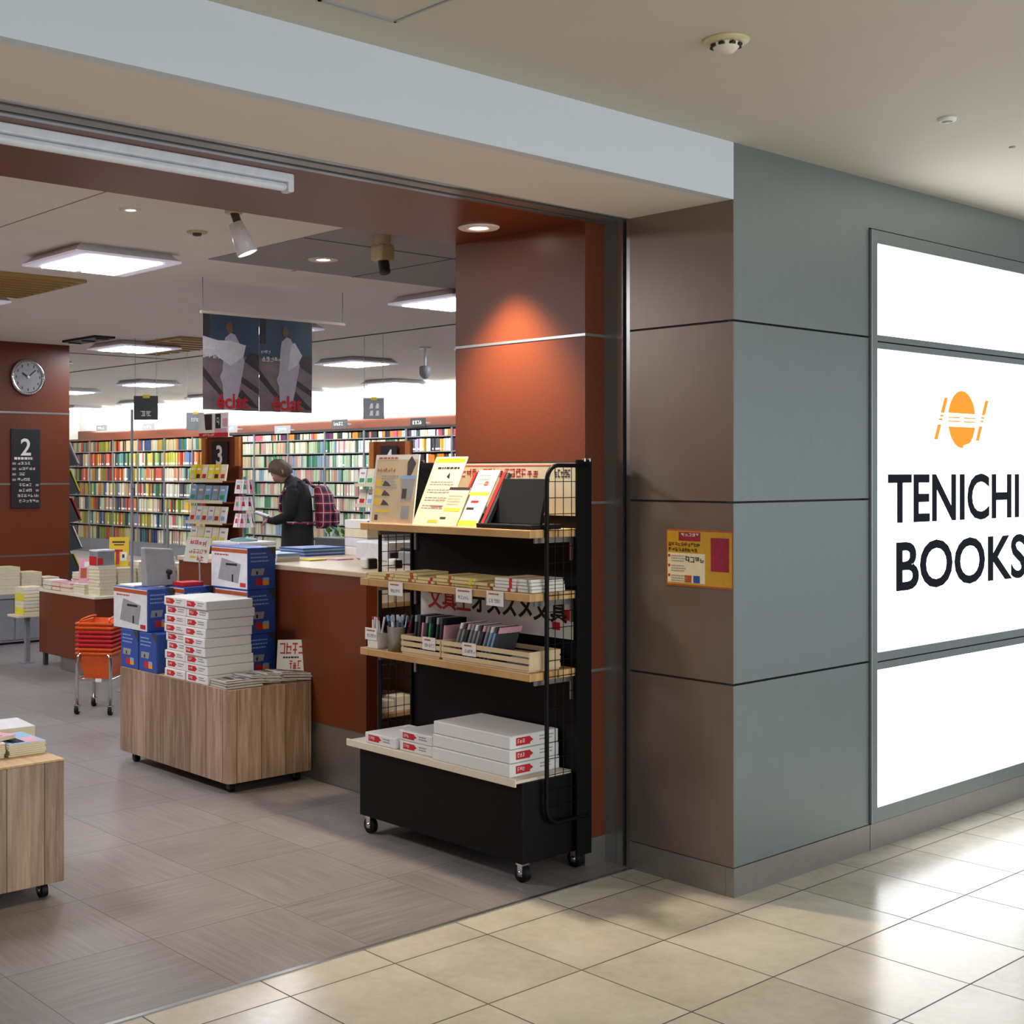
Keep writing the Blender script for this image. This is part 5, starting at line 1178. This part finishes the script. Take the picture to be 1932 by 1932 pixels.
b = MB(); b.box(0, .006, -.022, .022, -.003, .003, M('lip_red', (166, 96, 88), .5), .002); me = b.mesh('mouth'); me.transform(Matrix.Translation(tiltv(Vector((.083, 0, -.062)))) @ Matrix.Rotation(tl, 4, 'Y')); obj('mouth', me, hd)
b = MB(); g_ = []
for i in range(13):
    row = []
    for k in range(NS):
        ph = 2*PI*k/NS; a = abs(((ph+PI) % (2*PI))-PI); lim = 1.0+1.25*min(1, max(0, (a-.7)/.9)); lim += .14*math.sin(k*2.3)*.5; th = .02+lim*i/12
        row.append(b.bm.verts.new(tiltv(head_pt(th, ph, 1, .012+.007*math.sin(k*2.7+i*.9)))))
    g_.append(row)
fs = [b.bm.faces.new([g_[i][k], g_[i][(k+1) % NS], g_[i+1][(k+1) % NS], g_[i+1][k]]) for i in range(12) for k in range(NS)]+[b.bm.faces.new(g_[0][::-1])]
for f in fs: f.smooth = True
b._paint(fs, m_hair); part('hair', b, P, local=True)
for s_ in (1, -1): part('shoe', loft([(.05, s_*.10, .0, .13, .045, 0), (.05, s_*.10, .03, .13, .047, 0), (.03, s_*.10, .07, .09, .04, 0), (-.01, s_*.10, .10, .05, .04, 0)], m_shoe, 16), P, local=True)
t = thing('open_book', 'open white book held by the person in the black coat', 'book', (PX, PY, .99), None, PR)
part('cover', MB().hexa([(.29, -.13, 1.055-.99), (.42, -.13, 1.10-.99), (.42, .13, 1.10-.99), (.29, .13, 1.055-.99), (.288, -.13, 1.061-.99), (.418, -.13, 1.106-.99), (.418, .13, 1.106-.99), (.288, .13, 1.061-.99)], m_blue), t, local=True)
part('page_block', MB().hexa([(.29, -.125, 1.0615-.99), (.415, -.125, 1.105-.99), (.415, .125, 1.105-.99), (.29, .125, 1.0615-.99), (.287, -.125, 1.075-.99), (.41, -.125, 1.118-.99), (.41, .125, 1.118-.99), (.287, .125, 1.075-.99)], m_white), t, local=True)
def plaid():
    m, nt, b = newmat('red_navy_plaid'); tc = N(nt, 'ShaderNodeTexCoord'); sp = N(nt, 'ShaderNodeSeparateXYZ'); L(nt, tc.outputs['Object'], sp.inputs[0])
    def st(s_, w, ph): return math_n(nt, 'LESS_THAN', math_n(nt, 'FRACT', math_n(nt, 'ADD', math_n(nt, 'DIVIDE', s_, .09), ph)), w)
    hz = math_n(nt, 'ADD', sp.outputs[0], sp.outputs[1]); a = math_n(nt, 'MULTIPLY', math_n(nt, 'ADD', st(hz, .5, 0), st(sp.outputs[2], .5, 0)), .5)
    c = mixc(nt, a, lin((160, 34, 44)), lin((30, 34, 70))); w = math_n(nt, 'MAXIMUM', st(hz, .07, .3), st(sp.outputs[2], .07, .3)); L(nt, mixc(nt, w, c, lin((210, 206, 210))), b.inputs['Base Color']); b.inputs['Roughness'].default_value = .7
    return m
m_plaid = plaid()
BP = thing('backpack', 'red and navy plaid backpack on the back of the person in black', 'backpack', (PX, PY, .95), None, PR)
part('bag', loft([(-.26, 0, .0, .075, .12, 0), (-.27, 0, .03, .095, .145, 0), (-.275, 0, .18, .105, .15, 0), (-.255, 0, .32, .095, .14, .1), (-.225, 0, .40, .07, .11, .2), (-.215, 0, .425, .03, .06, .2)], m_plaid), BP, local=True)
part('pocket', loft([(-.36, 0, .03, .03, .10, 0), (-.375, 0, .05, .04, .11, 0), (-.375, 0, .16, .04, .11, 0), (-.355, 0, .19, .02, .09, 0)], m_plaid, 18), BP, local=True)
for s_ in (1, -1): part('strap', MB().tube([(-.17, s_*.09, .40), (-.08, s_*.10, .475), (.06, s_*.12, .44), (.155, s_*.13, .33), (.168, s_*.14, .18), (.08, s_*.215, .06), (-.16, s_*.15, .05)], .014, m_plaid, 8), BP, local=True)
part('top_loop', MB().tube([(-.21, -.03, .425), (-.21, -.025, .46), (-.21, .025, .46), (-.21, .03, .425)], .006, m_rub, 6), BP, local=True)
part('tag', MB().box(-.42, -.415, -.015, .02, .02, .06, m_white), BP, local=True)
bpy.data.meshes.remove(unit) if unit.users == 0 else None
